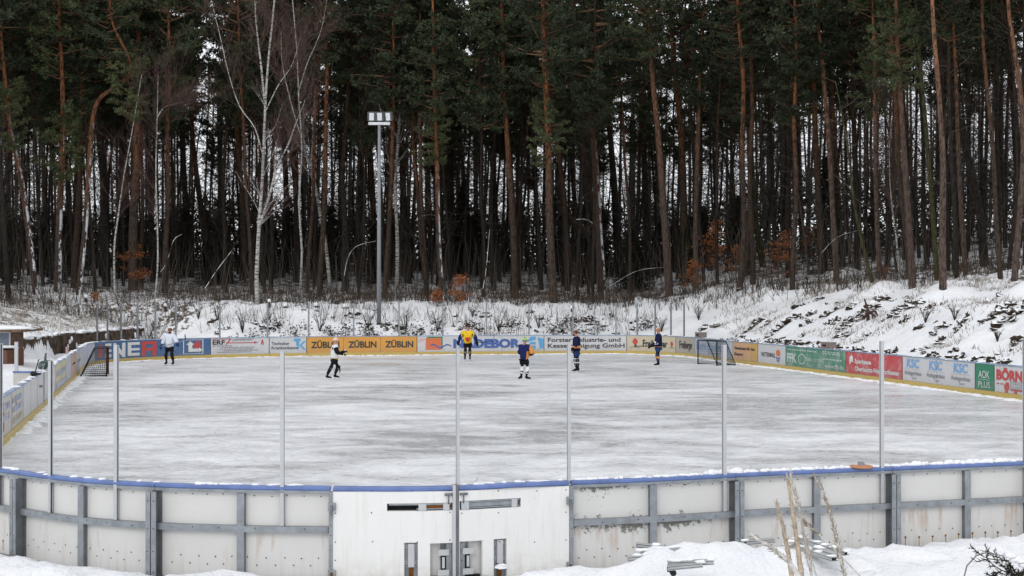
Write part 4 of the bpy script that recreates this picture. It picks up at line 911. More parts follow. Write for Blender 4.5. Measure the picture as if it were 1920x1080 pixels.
JW = cloth('jersey_white', (.66, .68, .76), .08); JY = cloth('jersey_yellow', (.75, .50, .03)); JN = cloth('jersey_navy', (.010, .015, .05)); JBL = cloth('jersey_blue', (.014, .022, .09)); CO = cloth('orange_cloth', (.66, .26, .05)); CB = cloth('black_cloth', (.012, .012, .014)); CG = cloth('grey_pad', (.16, .16, .17)); CW = cloth('white_cloth', (.7, .7, .7), .06); CRD = cloth('red_cloth', (.5, .02, .02)); CNV = cloth('shorts_navy', (.02, .045, .12)); CBEARD = cloth('beard', (.05, .025, .015)); CY = cloth('yellow_trim', (.55, .36, .05)); CPK = cloth('pink_cap', (.62, .34, .30)); CBR = cloth('brown_cap', (.14, .085, .045)); CGN = cloth('green_wool', (.2, .35, .1)); CLB = cloth('sky_wool', (.1, .35, .5)); CYL = cloth('yellow_wool', (.6, .6, .1)); BLADE = plain('blade', (.6, .6, .62), .3, .6, .5)
def V3(x, y, z): return Vector((x, y, z))
def person(px, py, yaw, height_px, J, look, label, crouch=0.):
    Y = F*CH/(py-HY); loc = V3((px-CX)*Y/F, Y, 0); sc = height_px*Y/F/1.88
    root = link('person', None, None, loc, (0, 0, yaw), (sc*1.1, sc*1.1, sc)); tag(root, label, 'person', 'ice hockey players standing on the ice')
    lean = J.get('lean', 0.); z0 = .95-crouch
    pel = V3(0, 0, z0+.05); spn = V3(0, lean*.4, z0+.24); che = V3(0, lean*.85, z0+.44); nk = V3(0, lean, z0+.62); hd = V3(0, lean+J.get('hy', .03), z0+.77)
    hl, hr = V3(-.10, 0, z0), V3(.10, 0, z0); kl, kr, al, ar = [V3(*J[k]) for k in ('kl', 'kr', 'al', 'ar')]; tl, tr = V3(*J.get('tl', al+V3(0, .17, -.07))), V3(*J.get('tr', ar+V3(0, .17, -.07)))
    sl_, sr_ = V3(-.19, lean*.95, z0+.54), V3(.19, lean*.95, z0+.54); el, er, wl, wr = [V3(*J[k]) for k in ('el', 'er', 'wl', 'wr')]
    hdl, hdr = (wl-el).normalized(), (wr-er).normalized()
    V = [pel, spn, che, nk, hd, hd+V3(0, .0, .08), hl, kl, al, tl, hr, kr, ar, tr, sl_, el, wl, wl+hdl*.08, sr_, er, wr, wr+hdr*.08, hd+V3(0, .105, -.01)]
    E = [(0, 1), (1, 2), (2, 3), (3, 4), (4, 5), (0, 6), (6, 7), (7, 8), (8, 9), (0, 10), (10, 11), (11, 12), (12, 13), (2, 14), (14, 15), (15, 16), (16, 17), (2, 18), (18, 19), (19, 20), (20, 21), (4, 22)]
    Rd = [.13, .12, .14, .055, (.078, .092), (.07, .08), .09, .06, .045, .035, .09, .06, .045, .035, .06, .045, .03, .036, .06, .045, .03, .036, .014]
    for base, hv in ((17, hdl), (21, hdr)):                    # fingers and thumb, curled
        side = hv.cross(V3(0, 0, 1)); side = side.normalized() if side.length > .1 else V3(1, 0, 0); up = side.cross(hv).normalized(); pc = V[base]
        for k, (u, l) in enumerate(((-.027, .05), (-.009, .06), (.009, .055), (.027, .042))):
            i = len(V); V += [pc+side*u+hv*.03, pc+side*u+hv*(.03+l*.6)-up*.012, pc+side*u+hv*(.03+l*.7)-up*.038]; E += [(base, i), (i, i+1), (i+1, i+2)]; Rd += [.009, .008, .007]
        i = len(V); V += [pc+side*.04-hv*.01-up*.01, pc+side*.045+hv*.03-up*.03]; E += [(base, i), (i, i+1)]; Rd += [.01, .008]
    body = paint_mesh(skin_mesh('body', V, E, Rd), [look.get('skin', SKIN), CB], lambda c: 0 if c.z > z0+.56 and abs(c.x) < .16 else 1)
    link('body', body, root)
    # jersey
    tw = .205; V = [V3(0, .0, z0-.10), V3(0, lean*.25, z0+.12), V3(0, lean*.7, z0+.33), V3(0, lean*.93, z0+.50), sl_+V3(-.0, 0, .0), el, el.lerp(wl, .72), sr_, er, er.lerp(wr, .72), V3(0, lean, z0+.58)]
    E = [(0, 1), (1, 2), (2, 3), (3, 4), (4, 5), (5, 6), (3, 7), (7, 8), (8, 9), (3, 10)]; jm = skin_mesh('jersey', V, E, [(tw, .18), (.215, .18), (.225, .18), (.21, .15), .12, .11, .095, .12, .11, .095, .085]); link('jersey', paint_mesh(jm, look['jm'], lambda c: look['jf'](c, z0)), root)
    if 'badge' in look: look['badge'](root, z0, lean)
    # shorts, socks with pads
    V = [V3(0, 0, z0+.04), hl+V3(.005, 0, -.12), hl.lerp(kl, .74), hr+V3(-.005, 0, -.12), hr.lerp(kr, .74)]; sm = skin_mesh('shorts', V, [(0, 1), (1, 2), (0, 3), (3, 4)], [(.15, .14), (.115, .135), (.10, .11), (.115, .135), (.10, .11)]); sm.materials.clear(); sm.materials.append(look['shorts']); link('shorts', sm, root)
    for h, k, a in ((hl, kl, al), (hr, kr, ar)):
        kk = h.lerp(k, .68); V = [kk, k+V3(0, .012, 0), k.lerp(a, .45)+V3(0, .0, 0), a+V3(0, 0, .08)]; s_ = skin_mesh('sock', V, [(0, 1), (1, 2), (2, 3)], [.085, .085, .078, .058]); link('sock', paint_mesh(s_, look['sm'], lambda c, k=k: look['sf'](c, k)), root)
    for a, t_ in ((al, tl), (ar, tr)):
        f = (t_-a); f.z = 0; f = f.normalized() if f.length > .01 else V3(0, 1, 0); hz = a.z-.15
        bt = skin_mesh('skate', [a+V3(0, 0, .06), a+V3(0, 0, -.03), a-f*.05+V3(0, 0, -.055), a+f*.1+V3(0, 0, -.05), a+f*.19+V3(0, 0, -.062)], [(0, 1), (1, 2), (1, 3), (3, 4)], [.055, .052, .042, .042, .032]); bt.materials.clear(); bt.materials.append(CB); so_ = link('skate', bt, root)
        m = MB(); M = Matrix.Rotation(math.atan2(f.y, f.x), 3, 'Z'); c = a+f*.06; m.box((c.x, c.y, hz+.012), (.29, .01, .024), 0, M); 
        for q in (-.07, .09): m.box((c.x+f.x*q, c.y+f.y*q, hz+.042), (.06, .022, .036), 1, M)
        link('blade', m.mesh('blade', [BLADE, CW]), so_)
    for wv_, hv in ((wl, hdl), (wr, hdr)):
        side = hv.cross(V3(0, 0, 1)); side = side.normalized() if side.length > .1 else V3(1, 0, 0); up = side.cross(hv).normalized(); V = [wv_+hv*.05, wv_-hv*.10, wv_+hv*.11]; E = [(1, 0), (0, 2)]; Rd = [.068, .075, .06]
        V = [V[1], V[0], V[2]]; E = [(0, 1), (1, 2)]; Rd = [.078, .066, .058]
        for u, l in ((-.042, .07), (-.014, .085), (.014, .08), (.042, .06)):
            i = len(V); V += [wv_+hv*.14+side*u, wv_+hv*(.14+l*.6)+side*u-up*.02, wv_+hv*(.14+l*.6)+side*u-up*.055]; E += [(2, i), (i, i+1), (i+1, i+2)]; Rd += [.02, .018, .015]
        i = len(V); V += [wv_+hv*.05+side*.075-up*.01, wv_+hv*.11+side*.085-up*.04]; E += [(1, i), (i, i+1)]; Rd += [.022, .017]
        gm = skin_mesh('glove', V, E, Rd); gm.materials.clear(); gm.materials.append(look.get('glove', CB)); link('glove', gm, root)
    # face, hair, headwear
    m = MB(); 
    for s in (-1, 1): m.blob(hd+V3(s*.033, .085, .022), (.011, .008, .008), 0, 6, 4)
    m.box(hd+V3(0, .092, -.045), (.045, .012, .008), 1); link('eyes', m.mesh('eyes', [CB, CRD]), root)
    m = MB()
    for s in (-1, 1): m.blob(hd+V3(s*.088, -.0, .0), (.014, .022, .03), 0, 6, 5)
    link('ears', m.mesh('ears', [look.get('skin', SKIN)], smooth=True), root)
    if look.get('beard'):
        m = MB(); m.blob(hd+V3(0, .045, -.075), (.066, .062, .055), 0, 10, 7, .05, 2); link('beard', m.mesh('beard', [CBEARD], smooth=True), root)
    hat = look.get('hat'); m = MB()
    if hat:
        for i, (zz, rr) in enumerate(((.035, .106), (.075, .104), (.115, .085), (.145, .055), (.160, .02))): pass
        prof = [(.02, .100), (.045, .108), (.085, .104), (.125, .085), (.155, .05), (.165, .012)]
        m.tube([hd+V3(0, -.012, z) for z, r_ in prof], [r_ for z, r_ in prof], 14); cm = m.mesh('cap', list(hat), smooth=True)
        if len(hat) > 1:
            for p in cm.polygons: p.material_index = int((p.center.z-hd.z)/.045) % len(hat)
        h_ = link('cap', cm, root)
        if look.get('pom'): q = MB(); q.blob(hd+V3(0, -.012, .2), (.05, .05, .045), 0, 8, 6, .2, 3); link('pompom', q.mesh('pompom', [CYL]), h_)
    else:
        m.blob(hd+V3(0, -.022, .045), (.092, .1, .088), 0, 12, 8, .03, 2); link('hair', m.mesh('hair', [look['hair']], smooth=True), root)
    return root, lambda p: loc+Matrix.Rotation(yaw, 3, 'Z') @ (V3(p[0]*1.1, p[1]*1.1, p[2])*sc)
def stick(a, b, blade_dir, label, col=BLACK):
    a, b = Vector(a), Vector(b); t = thing('hockey_stick', tuple((a+b)/2), label, 'hockey stick', 'sticks held by the players'); m = MB(); m.tube([a, b], .019, 6); part('shaft', m, col, t)
    m = MB(); d = Vector(blade_dir).normalized(); n = (b-a).normalized(); m.tube([b, b+d*.12+n*.02, b+d*.3+n*.0], [.018, .03, .022], 5); part('blade', m, CB if col is not BLACK else STEEL, t)
stand = dict(kl=(-.13, .03, .53), kr=(.13, .03, .53), al=(-.16, -.02, .15), ar=(.16, -.02, .15))
# white jersey, left
def jf_white(c, z0): return 0 if not (abs(c.x) < .11 and z0+.24 < c.z < z0+.275 and c.y > .05) else 1
pA, xA = person(318, 685, R(168), 70, dict(stand, kl=(-.14, .04, .53), kr=(.16, .03, .53), al=(-.20, .02, .15), ar=(.15, 0, .15), lean=-.05, hy=.0, el=(-.36, .06, 1.24), wl=(-.50, .25, 1.10), er=(.33, -.08, 1.20), wr=(.34, .10, .98)), dict(jm=[JW, CB], jf=jf_white, shorts=CB, sm=[CB, CW], sf=lambda c, k: 1 if c.z < .23 else 0, hat=[CBR], beard=1, glove=CNV, skin=SKIN), 'person in white jersey and brown woolly hat holding a stick across the waist')
a, b = xA((.36, .16, .95)), xA((-.95, .40, 1.27)); stick(a, b, (0, 0, 1), 'grey stick held across the waist by the person in white at the left', STEEL)
# stride, white jersey with black yoke, by the orange board
def jf_b(c, z0):
    if c.z < z0-.04: return 2
    if c.z < z0+.0: return 3
    if abs(c.x) > .2 and c.z < z0+.42: return 1
    return 0 if not (z0+.42 < c.z < z0+.47) else 1
pB_, xB = person(627, 711, R(-80), 79, dict(kl=(-.10, .14, .55), al=(-.12, .03, .155), kr=(.10, -.14, .55), ar=(.12, -.30, .15), el=(-.27, .10, 1.18), wl=(-.12, .30, 1.13), er=(.27, .12, 1.15), wr=(.12, .34, 1.22), lean=.03, hy=.03), dict(jm=[CW, CB, CB, CY], jf=jf_b, shorts=CB, sm=[CB, CG], sf=lambda c, k: 1 if abs(c.z-.36) < .12 and c.y > k.y-.0 else 0, hat=[CPK, CW], glove=CB, skin=SKIN_R), 'person in white and black jersey striding to the right before the orange board', .02)
stick(xB((.12, .44, 1.34)), xB((.02, .22, .62)), (0, 0, -.01), 'white stick held upright by the striding person before the orange board', CW)
# yellow jersey, facing us
def jf_c(c, z0):
    if c.z < z0-.12: return 1
    if abs(c.x) > .29: return 2
    if abs(c.x) > .225 and c.z < z0+.46: return 1 if abs(c.x) < .25 else 0
    return 0
def badge_c(root, z0, lean):
    m = MB(); pts = [(-.10, .13), (-.05, .085), (0, .10), (.05, .085), (.10, .13), (.12, .03), (.08, -.06), (.0, -.15), (-.08, -.06), (-.12, .03)]
    m.add([(x, .203, z0+.17+z) for x, z in pts]+[(x, .15, z0+.17+z) for x, z in pts], [tuple(range(10))[::-1]]+[(i, (i+1) % 10, 10+(i+1) % 10, 10+i) for i in range(10)])
    for s in (-1, 1): m.add([(s*.03, .206, z0+.18), (s*.065, .206, z0+.20), (s*.05, .206, z0+.17)], [(0, 1, 2)], 1)
    link('emblem', m.mesh('emblem', [CRD, CW]), root)
pC, xC = person(877, 676, R(180), 67, dict(stand, kl=(-.10, .04, .53), kr=(.11, .04, .53), al=(-.11, 0, .15), ar=(.13, 0, .15), el=(-.37, .0, 1.20), wl=(-.44, .12, .97), er=(.37, .0, 1.20), wr=(.42, .12, 1.0)), dict(jm=[JY, CB, JBL], jf=jf_c, shorts=CB, sm=[CB, CG], sf=lambda c, k: 1 if c.y > k.y+.045 and c.z < .5 else 0, hair=cloth('hair_dark', (.08, .05, .04)), skin=SKIN_R, badge=badge_c), 'person in yellow jersey with red emblem standing before the navy capitals')
stick(xC((-.46, .2, .95)), xC((-1.25, .25, 1.02)), (0, 0, 1), 'dark stick stretched out sideways by the person in yellow', BLACK)
# blue jersey with orange stripes, turned away
def jf_d(c, z0):
    if c.x > .12 and c.y < .12 and c.z < z0+.32 and c.x < .215: return 1
    if c.x > .27: return 2 if c.z > z0+.24 else 0
    if c.z < z0-.09: return 0
    if c.x < -.24: return 3 if c.z > z0+.35 else 0
    return 0
pD, xD = person(983, 713, R(-25), 80, dict(stand, kl=(-.11, .05, .53), kr=(.12, .06, .53), al=(-.14, .0, .15), ar=(.10, -.02, .15), tl=(-.30, .08, .08), tr=(.26, .1, .08), lean=.02, el=(-.26, .10, 1.18), wl=(-.06, .30, 1.22), er=(.37, .02, 1.20), wr=(.13, .25, 1.12)), dict(jm=[JBL, CO, CO, CW], jf=jf_d, shorts=CB, sm=[CW, CB], sf=lambda c, k: 1 if c.z < .30 or abs(c.z-.37) < .025 else 0, hat=[CLB, CGN, CYL], pom=1, glove=CO), 'person in blue and orange jersey and striped bobble hat with folded arms, seen from behind')
# navy jersey, orange band, facing left (bare head, beard)
def jf_e(c, z0):
    if z0+.10 < c.z < z0+.21 and c.y > -.4: return 1 if abs(c.x) < .24 or c.z < z0+.2 else 1
    if abs(c.x) < .07 and z0+.33 < c.z < z0+.39 and c.y > 0: return 2
    return 0
pE, xE = person(1081, 698, R(78), 80, dict(stand, kl=(-.09, .05, .53), kr=(.08, -.03, .53), al=(-.09, -.02, .15), ar=(.07, -.05, .15), el=(-.28, -.06, 1.20), wl=(-.27, .14, 1.02), er=(.27, -.02, 1.18), wr=(.26, .2, 1.02), lean=.0, hy=.05), dict(jm=[JN, CO, CW], jf=jf_e, shorts=CNV, sm=[CG, CB, CW], sf=lambda c, k: 2 if abs(c.z-.62) < .03 or abs(c.z-.44) < .02 else (1 if c.z < .26 or c.y < k.y-.03 else 0), hair=cloth('auburn', (.12, .05, .03)), beard=1, skin=SKIN_R), 'bearded person in navy jersey with orange band facing left before the black lettering')
# navy jersey, blue shorts, orange sock band, facing left
def jf_f(c, z0):
    if c.z < z0+.03 and c.z > z0-.06: return 1
    if c.y > .1 and z0+.2 < c.z < z0+.26: return 2
    if abs(c.x) > .26 and z0+.12 < c.z < z0+.17: return 2
    return 0
pF, xF = person(1234, 687, R(82), 73, dict(stand, kl=(-.07, .05, .53), kr=(.06, .01, .53), al=(-.08, .0, .15), ar=(.05, -.01, .15), el=(-.27, .02, 1.16), wl=(-.22, .24, 1.02), er=(.27, .04, 1.14), wr=(.18, .30, .99), lean=-.02, hy=.02), dict(jm=[JN, CO, CW], jf=jf_f, shorts=CNV, sm=[CNV, CO, CW], sf=lambda c, k: 1 if .38 < c.z < .50 else (2 if c.z < .22 else 0), hair=cloth('ginger', (.42, .18, .06)), skin=SKIN_R), 'person in navy jersey with ginger hair and blue shorts facing left at the right bend')
stick(xF((.0, -.30, 1.0)), xF((.0, .95, .97)), (0, .3, .1), 'dark stick held level by the ginger haired person at the right', CB)
# ------------------------------------------------------------------ trees
def crown_mesh(name, seed, H=10, Rm=3.2, nb=46, tufts=10, mats=None, sparse=1., flat=0.):
    """pine crown, z=0 at the top of the trunk, hanging down to -H; limbs with needle tufts"""
    r = random.Random(seed); m = MB()
    T = []
    for i in range(nb):
        u = r.random()**.8; z = -H*u+.3; L = Rm*(.28+.72*math.sin(math.pi*min(1, .18+.62*u)))*r.uniform(.55, 1.15); a = r.uniform(0, 6.283)
        d = V3(math.cos(a), math.sin(a), r.uniform(-.05, .35)); p = V3(0, 0, z); pts = [p]; n = 4
        for k in range(n): d = (d+V3(r.gauss(0, .16), r.gauss(0, .16), r.gauss(.03, .12))).normalized(); p = p+d*L/n; pts.append(p.copy())
        m.tube(pts, [.06*(1-.75*k/n)+.008 for k in range(n+1)], 3, 0, False)
        for k in range(int(tufts*r.uniform(.6, 1.4))):
            t = r.uniform(.35, 1.03)*n; i0 = min(n-1, int(t)); c = pts[i0].lerp(pts[i0+1], t-i0)+V3(r.gauss(0, .28), r.gauss(0, .28), r.gauss(.08, .16)); T.append(c)
    for k in range(14): T.append(V3(r.gauss(0, .6), r.gauss(0, .6), r.uniform(-1.5, .7)))
    for c in T:
        sz = r.uniform(.26, .46)
        for j in range(int(15*sparse)):
            d = V3(r.gauss(0, 1), r.gauss(0, 1), r.gauss(.25, .8)).normalized(); s = d.orthogonal().normalized(); s = Matrix.Rotation(r.uniform(0, 6.28), 3, d) @ s
            e = c+d*sz; b = c+d*sz*.12; w_ = sz*.13; m.add([b-s*w_*.4, b+s*w_*.4, b.lerp(e, .55)+s*w_, e, b.lerp(e, .55)-s*w_], [(0, 1, 2, 3, 4)], 1)
    return m.mesh(name, mats or [LIMB, NEEDLE])
def dead_branches(m, r, pts_fn, z0, z1, n, L, rad=.016, mi=0, droop=-.1):
    for i in range(n):
        z = r.uniform(z0, z1); p = pts_fn(z); a = r.uniform(0, 6.283); d = V3(math.cos(a), math.sin(a), r.uniform(-.3, 1.1)); q = p; pts = [p]; l = L*r.uniform(.3, 1)
        for k in range(3): d = (d+V3(r.gauss(0, .2), r.gauss(0, .2), r.gauss(droop*.5, .2))).normalized(); q = q+d*l/3; pts.append(q.copy())
        m.tube(pts, [rad, rad*.8, rad*.6, rad*.3], 3, mi, False)
        for k in range(2):
            p0 = pts[1+k]; dd = (d+V3(r.gauss(0, .7), r.gauss(0, .7), r.gauss(0, .5))).normalized(); m.tube([p0, p0+dd*l*.3, p0+dd*l*.5+V3(0, 0, r.gauss(0, .1))], [rad*.6, rad*.45, rad*.2], 3, mi, False)
def trunk_mesh(name, seed, H, r0, mats, nd=26, bend=.35):
    r = random.Random(seed); m = MB(); ph = [r.uniform(0, 6.28) for _ in range(4)]
    def c(z): return V3(bend*math.sin(z/H*3+ph[0])-bend*math.sin(ph[0])+.08*math.sin(z*.7+ph[1])-.08*math.sin(ph[1]), bend*math.sin(z/H*2.5+ph[2])-bend*math.sin(ph[2]), z)
    n = 14; pts = [c(H*i/n) for i in range(n+1)]; m.tube([c(0)-V3(0, 0, .6)]+pts, [r0*1.2]+[r0*(1.12-.75*(i/n)) if i else r0*1.15 for i in range(n+1)], 9, 0)
    dead_branches(m, r, c, H*.18, H*.75, nd, 2.1, .02, 1, .15)
    return m.mesh(name, mats, smooth=True), c(H)
crowns = [crown_mesh('crown', 100+i, H=[10, 11, 9, 12, 8.5][i], Rm=[3.3, 2.9, 3.6, 3.0, 3.4][i], nb=[50, 46, 46, 54, 40][i]) for i in range(5)]
crowns_l = [crown_mesh('crown', 200+i, H=8, Rm=3.2, nb=38, mats=[LIMB, NEEDLE_L]) for i in range(2)]
trunks = [trunk_mesh('trunk', 300+i, 25, [.15, .12, .17, .12, .14, .15][i], [[PINE, TWIG], [PINE_DARK, TWIG], [PINE, TWIG], [PINE_DARK, TWIG], [PINE_DARK, TWIG], [PINE, TWIG]][i], 60) for i in range(6)]
def bare_mesh(name, seed, H, r0, mats, spread=.45, levels=3, nb=9):
    r = random.Random(seed); m = MB()
    def grow(p, d, L, rad, lev):
        n = 6 if lev == 0 else 4; pts = [p]; q = p
        for k in range(n): d = (d+V3(r.gauss(0, .07+.05*lev), r.gauss(0, .07+.05*lev), r.gauss(.04, .04))).normalized(); q = q+d*L/n; pts.append(q.copy())
        m.tube(pts, [rad*(1-.8*k/n) for k in range(n+1)], 7 if lev == 0 else 3, 0 if lev < 2 else 1, False)
        if lev >= levels: return
        for k in range([nb+5, 7, 5, 3][lev]):
            t = r.uniform(.3 if lev == 0 else .15, 1)*n; i = min(n-1, int(t)); pp = pts[i].lerp(pts[i+1], t-i); a = r.uniform(0, 6.28); o = d.orthogonal().normalized(); o = Matrix.Rotation(a, 3, d) @ o
            dd = (d+o*r.uniform(.5, 1.2)+V3(0, 0, .15)).normalized(); grow(pp, dd, L*r.uniform(.25, .42)*(1-.35*t/n), max(.006, rad*.42*(1-.6*t/n)), lev+1)
    grow(V3(0, 0, -.4), V3(0, 0, 1), H, r0, 0); return m.mesh(name, mats, smooth=True)
bares = [bare_mesh('branches', 400+i, [17, 14, 19, 12][i], [.12, .09, .13, .07][i], [PINE_DARK, TWIG]) for i in range(4)]
def spruce_mesh(name, seed, H, R0):
    r = random.Random(seed); m = MB(); m.tube([(0, 0, -.3), (0, 0, H)], [.09, .01], 5, 0); k = 0; z = .4
    while z < H:
        L = R0*(1-z/H)**.8+.15
        for j in range(9):
            a = r.uniform(0, 6.283); d = V3(math.cos(a), math.sin(a), r.uniform(-.35, .1)); l = L*r.uniform(.7, 1.1)
            for t in np.arange(.12, 1.02, .09):
                c = V3(0, 0, z)+d*l*t+V3(0, 0, r.gauss(0, .05))
                for q in range(4):
                    e = V3(r.gauss(0, 1)+d.x, r.gauss(0, 1)+d.y, r.gauss(-.3, .5)).normalized()*r.uniform(.15, .3); s = e.orthogonal().normalized()*.045; m.add([c-s, c+s, c+e], [(0, 1, 2)], 1)
        z += .26
    return m.mesh(name, [TWIG, SPRUCE])
spruces = [spruce_mesh('needles', 500+i, [6.5, 5, 8][i], [1.6, 1.5, 1.8][i]) for i in range(3)]

# hero trunks traced from the photograph: base..upper points, width in pixels at the base, depth from the ground hit
MASTX = 711
def smooth_path(pts, n=16):
    pts = [Vector(p) for p in pts]; out = []
    for i in range(len(pts)-1):
        p0 = pts[max(0, i-1)]; p1 = pts[i]; p2 = pts[i+1]; p3 = pts[min(len(pts)-1, i+2)]
        k = max(2, int(n/(len(pts)-1)))
        for j in range(k):
            t = j/k; out.append(.5*((2*p1)+(-p0+p2)*t+(2*p0-5*p1+4*p2-p3)*t*t+(-p0+3*p1-3*p2+p3)*t*t*t))
    out.append(pts[-1]); return out
HERO_SPOTS = []
def hero(pts, wpx, bark_, label, crowns_at, Y=None, nd=18, ztop=25.5, seed=0, dn=1.0, up=.42, cat='pine tree', name='pine_tree', light=False):
    h = ghit(*pts[0]) if Y is None else gpt(pts[0][0], Y)
    if h is None: return
    Yh = h.y; P3 = [W(x, y, Yh) for x, y in pts]; P3[0] = h.copy(); r = random.Random(seed+int(pts[0][0]))
    d = (P3[-1]-P3[-2]).normalized()
    if ztop and P3[-1].z < ztop: d = (d+V3(0, 0, 1.2)).normalized(); P3.append(P3[-1]+d*(ztop-P3[-1].z)/d.z)
    yy = r.uniform(-.6, .6)
    for i, p in enumerate(P3): p.y += yy*i/len(P3)
    sp = smooth_path(P3, 18); base = P3[0]; rad = wpx*Yh/F/2; n = len(sp)
    t = thing(name, tuple(base), label, cat, 'trees at the edge of the wood'); m = MB(); loc = [p-base for p in sp]
    m.tube([loc[0]-V3(0, 0, .5)]+loc, [rad*1.25]+[rad*(1.15-(1.15-up)*(i/(n-1))) for i in range(n)], 10, 0)
    zs = [p.z for p in loc]
    def at(z):
        return V3(float(np.interp(z, zs, [p.x for p in loc])), float(np.interp(z, zs, [p.y for p in loc])), z)
    if nd: dead_branches(m, r, at, 4, min(16, zs[-1]), nd, 2.0, .018, 1)
    link('trunk', m.mesh('trunk', [bark_, TWIGP if r.random() < .35 else TWIG], smooth=True), t)
    for (z, s) in crowns_at:
        cm = (crowns_l if (light or (s < .62)) else crowns)[r.randrange(2 if (light or s < .62) else 5)]; link('crown', cm, t, tuple(at(min(z-base.z, zs[-1]))), (0, 0, r.uniform(0, 6.28)), (s, s, s))
    HERO_SPOTS.append((base.x, base.y)); return t
C1 = [(25.5, .8)]
hero([(67, 552), (52, 420), (38, 320), (22, 250), (10, 130), (4, 60)], 10, PINE_SNOW, 'snow streaked pine leaning left, nearest the left edge', [(17, .55), (25, .8)])
hero([(108, 546), (112, 400), (119, 270), (118, 150), (113, 40)], 12, PINE_SNOW, 'straight thick orange pine with low green boughs near the left edge', [(15.5, .6), (24, .8)], light=True)
hero([(138, 540), (147, 400), (153, 270), (155, 150), (152, 60)], 11, PINE, 'orange pine just right of the low boughs at the left', [(16, .5), (25, .8)], light=True)
hero([(147, 552), (160, 420), (167, 300), (174, 215), (188, 182), (212, 165), (240, 143), (243, 120), (232, 90), (212, 50), (205, 15)], 9, PINE_SNOW, 'crooked pine whose upper trunk bends sharply to the right and back', [(19, .55), (24, .7)], nd=10)
hero([(200, 538), (197, 400), (193, 290), (185, 170)], 14, PINE_DARK, 'thick dark red pine behind the crooked pine', C1)
hero([(250, 545), (250, 420), (256, 300), (258, 180)], 17, PINE, 'very thick brown pine left of the birches', C1)
hero([(287, 530), (283, 380), (277, 200)], 10, PINE_DARK, 'dark pine right of the very thick brown one', C1)
hero([(359, 520), (350, 400), (343, 280), (338, 160)], 12, PINE_DARK, 'dark pine above the white jersey person', C1)
hero([(395, 520), (378, 400), (362, 270), (358, 180)], 11, PINE, 'reddish pine left of the big birch', C1)
hero([(455, 525), (456, 400), (446, 290), (440, 180)], 11, PINE, 'pine with orange streaks right beside the big birch on its left', C1)
hero([(528, 520), (536, 380), (532, 270), (528, 170)], 11, PINE_DARK, 'dark red pine between the big birch and its leaning neighbour', C1)
hero([(556, 530), (555, 400), (551, 290), (553, 180)], 10, PINE, 'thin red brown pine right of the big birch', C1)
hero([(647, 545), (646, 420), (641, 330), (649, 220)], 12, PINE_DARK, 'dark thick pine left of the floodlight mast', C1)
hero([(697, 520), (700, 400), (696, 300), (690, 180)], 11, PINE, 'red brown pine partly behind the floodlight mast', C1)
hero([(765, 530), (758, 400), (754, 280), (757, 180)], 13, PINE_DARK, 'dark pine right of the floodlight mast', C1)
hero([(829, 562), (822, 450), (820, 330), (817, 230), (814, 130), (812, 40)], 9, PINE_SNOW, 'slim pine with bright orange upper trunk and snow flecks, above the navy capitals', [(22.5, .7), (15.8, .45)])
hero([(885, 500), (874, 400), (866, 290), (858, 180)], 10, PINE_DARK, 'dark leaning pine right of the slim orange one', C1)
hero([(926, 545), (920, 400), (925, 290), (933, 190)], 9, PINE_DARK, 'thin dark pine above the person in yellow', C1)
hero([(966, 560), (962, 420), (953, 290), (945, 160)], 13, PINE, 'dark red pine above the orange and blue square emblem', C1)
hero([(1038, 566), (1031, 430), (1029, 310), (1025, 200), (1020, 90), (1018, 20)], 14, PINE, 'thick pine with brown base and orange middle above the black lettering', [(24, .9), (15.5, .5)])
hero([(1064, 545), (1060, 400), (1048, 290), (1035, 180)], 11, PINE, 'red pine leaning left just right of the thick central one', C1)
hero([(1130, 560), (1123, 440), (1117, 330), (1113, 260), (1098, 130), (1084, 60), (1076, 20)], 14, PINE_SNOW, 'thick pine curving left near its top above the white and black board', C1)
hero([(1124, 330), (1128, 260), (1138, 190), (1130, 120)], 8, PINE, 'orange limb like pine rising behind the curving pine', C1, Y=99, nd=6) if False else None
hero([(1162, 520), (1155, 400), (1148, 300), (1137, 170)], 15, PINE_DARK, 'dark thick pine behind the curving pine', C1)
hero([(1215, 520), (1212, 400), (1208, 280), (1200, 160)], 12, PINE_DARK, 'short based dark pine standing on the snow slope', C1)
hero([(1255, 556), (1248, 440), (1240, 330), (1233, 240), (1221, 120), (1214, 10)], 14, PINE_PALE, 'tall pale pinkish pine leaning slightly left above the right bend', C1)
hero([(1285, 530), (1282, 400), (1278, 270), (1265, 130), (1258, 40)], 14, PINE, 'brown pine between the two pale tall pines', C1)
hero([(1305, 540), (1304, 420), (1308, 280), (1312, 150), (1319, 0)], 9.5, PINE_PALE, 'very slim straight pale orange pine left of the right goal', C1, nd=8)
hero([(1430, 500), (1416, 400), (1410, 290), (1402, 180)], 11, MOSS, 'mossy brown pine above the peach board', C1)
hero([(1505, 470), (1500, 350), (1496, 220), (1492, 100)], 10, PINE_DARK, 'dark pine behind the orange leaved saplings', C1)
hero([(1542, 512), (1536, 400), (1530, 280), (1525, 150), (1518, 10)], 13, PINE, 'grey brown pine left of the bright leaning pair', C1)
hero([(1569, 526), (1562, 400), (1556, 280), (1546, 150), (1532, 0)], 10.5, PINE_PALE, 'bright orange pine leaning left, front one of the leaning pair', C1, nd=10)
hero([(1581, 500), (1573, 380), (1566, 260), (1556, 120), (1547, 0)], 10, PINE, 'darker orange pine just behind the bright leaning one', C1)
hero([(1649, 524), (1645, 400), (1643, 280), (1643, 120), (1640, 0)], 9, PINE_PALE, 'slim pale straight pine right of the mossy leaning tree', [(25, .7), (17.5, .5)], nd=8, light=True)
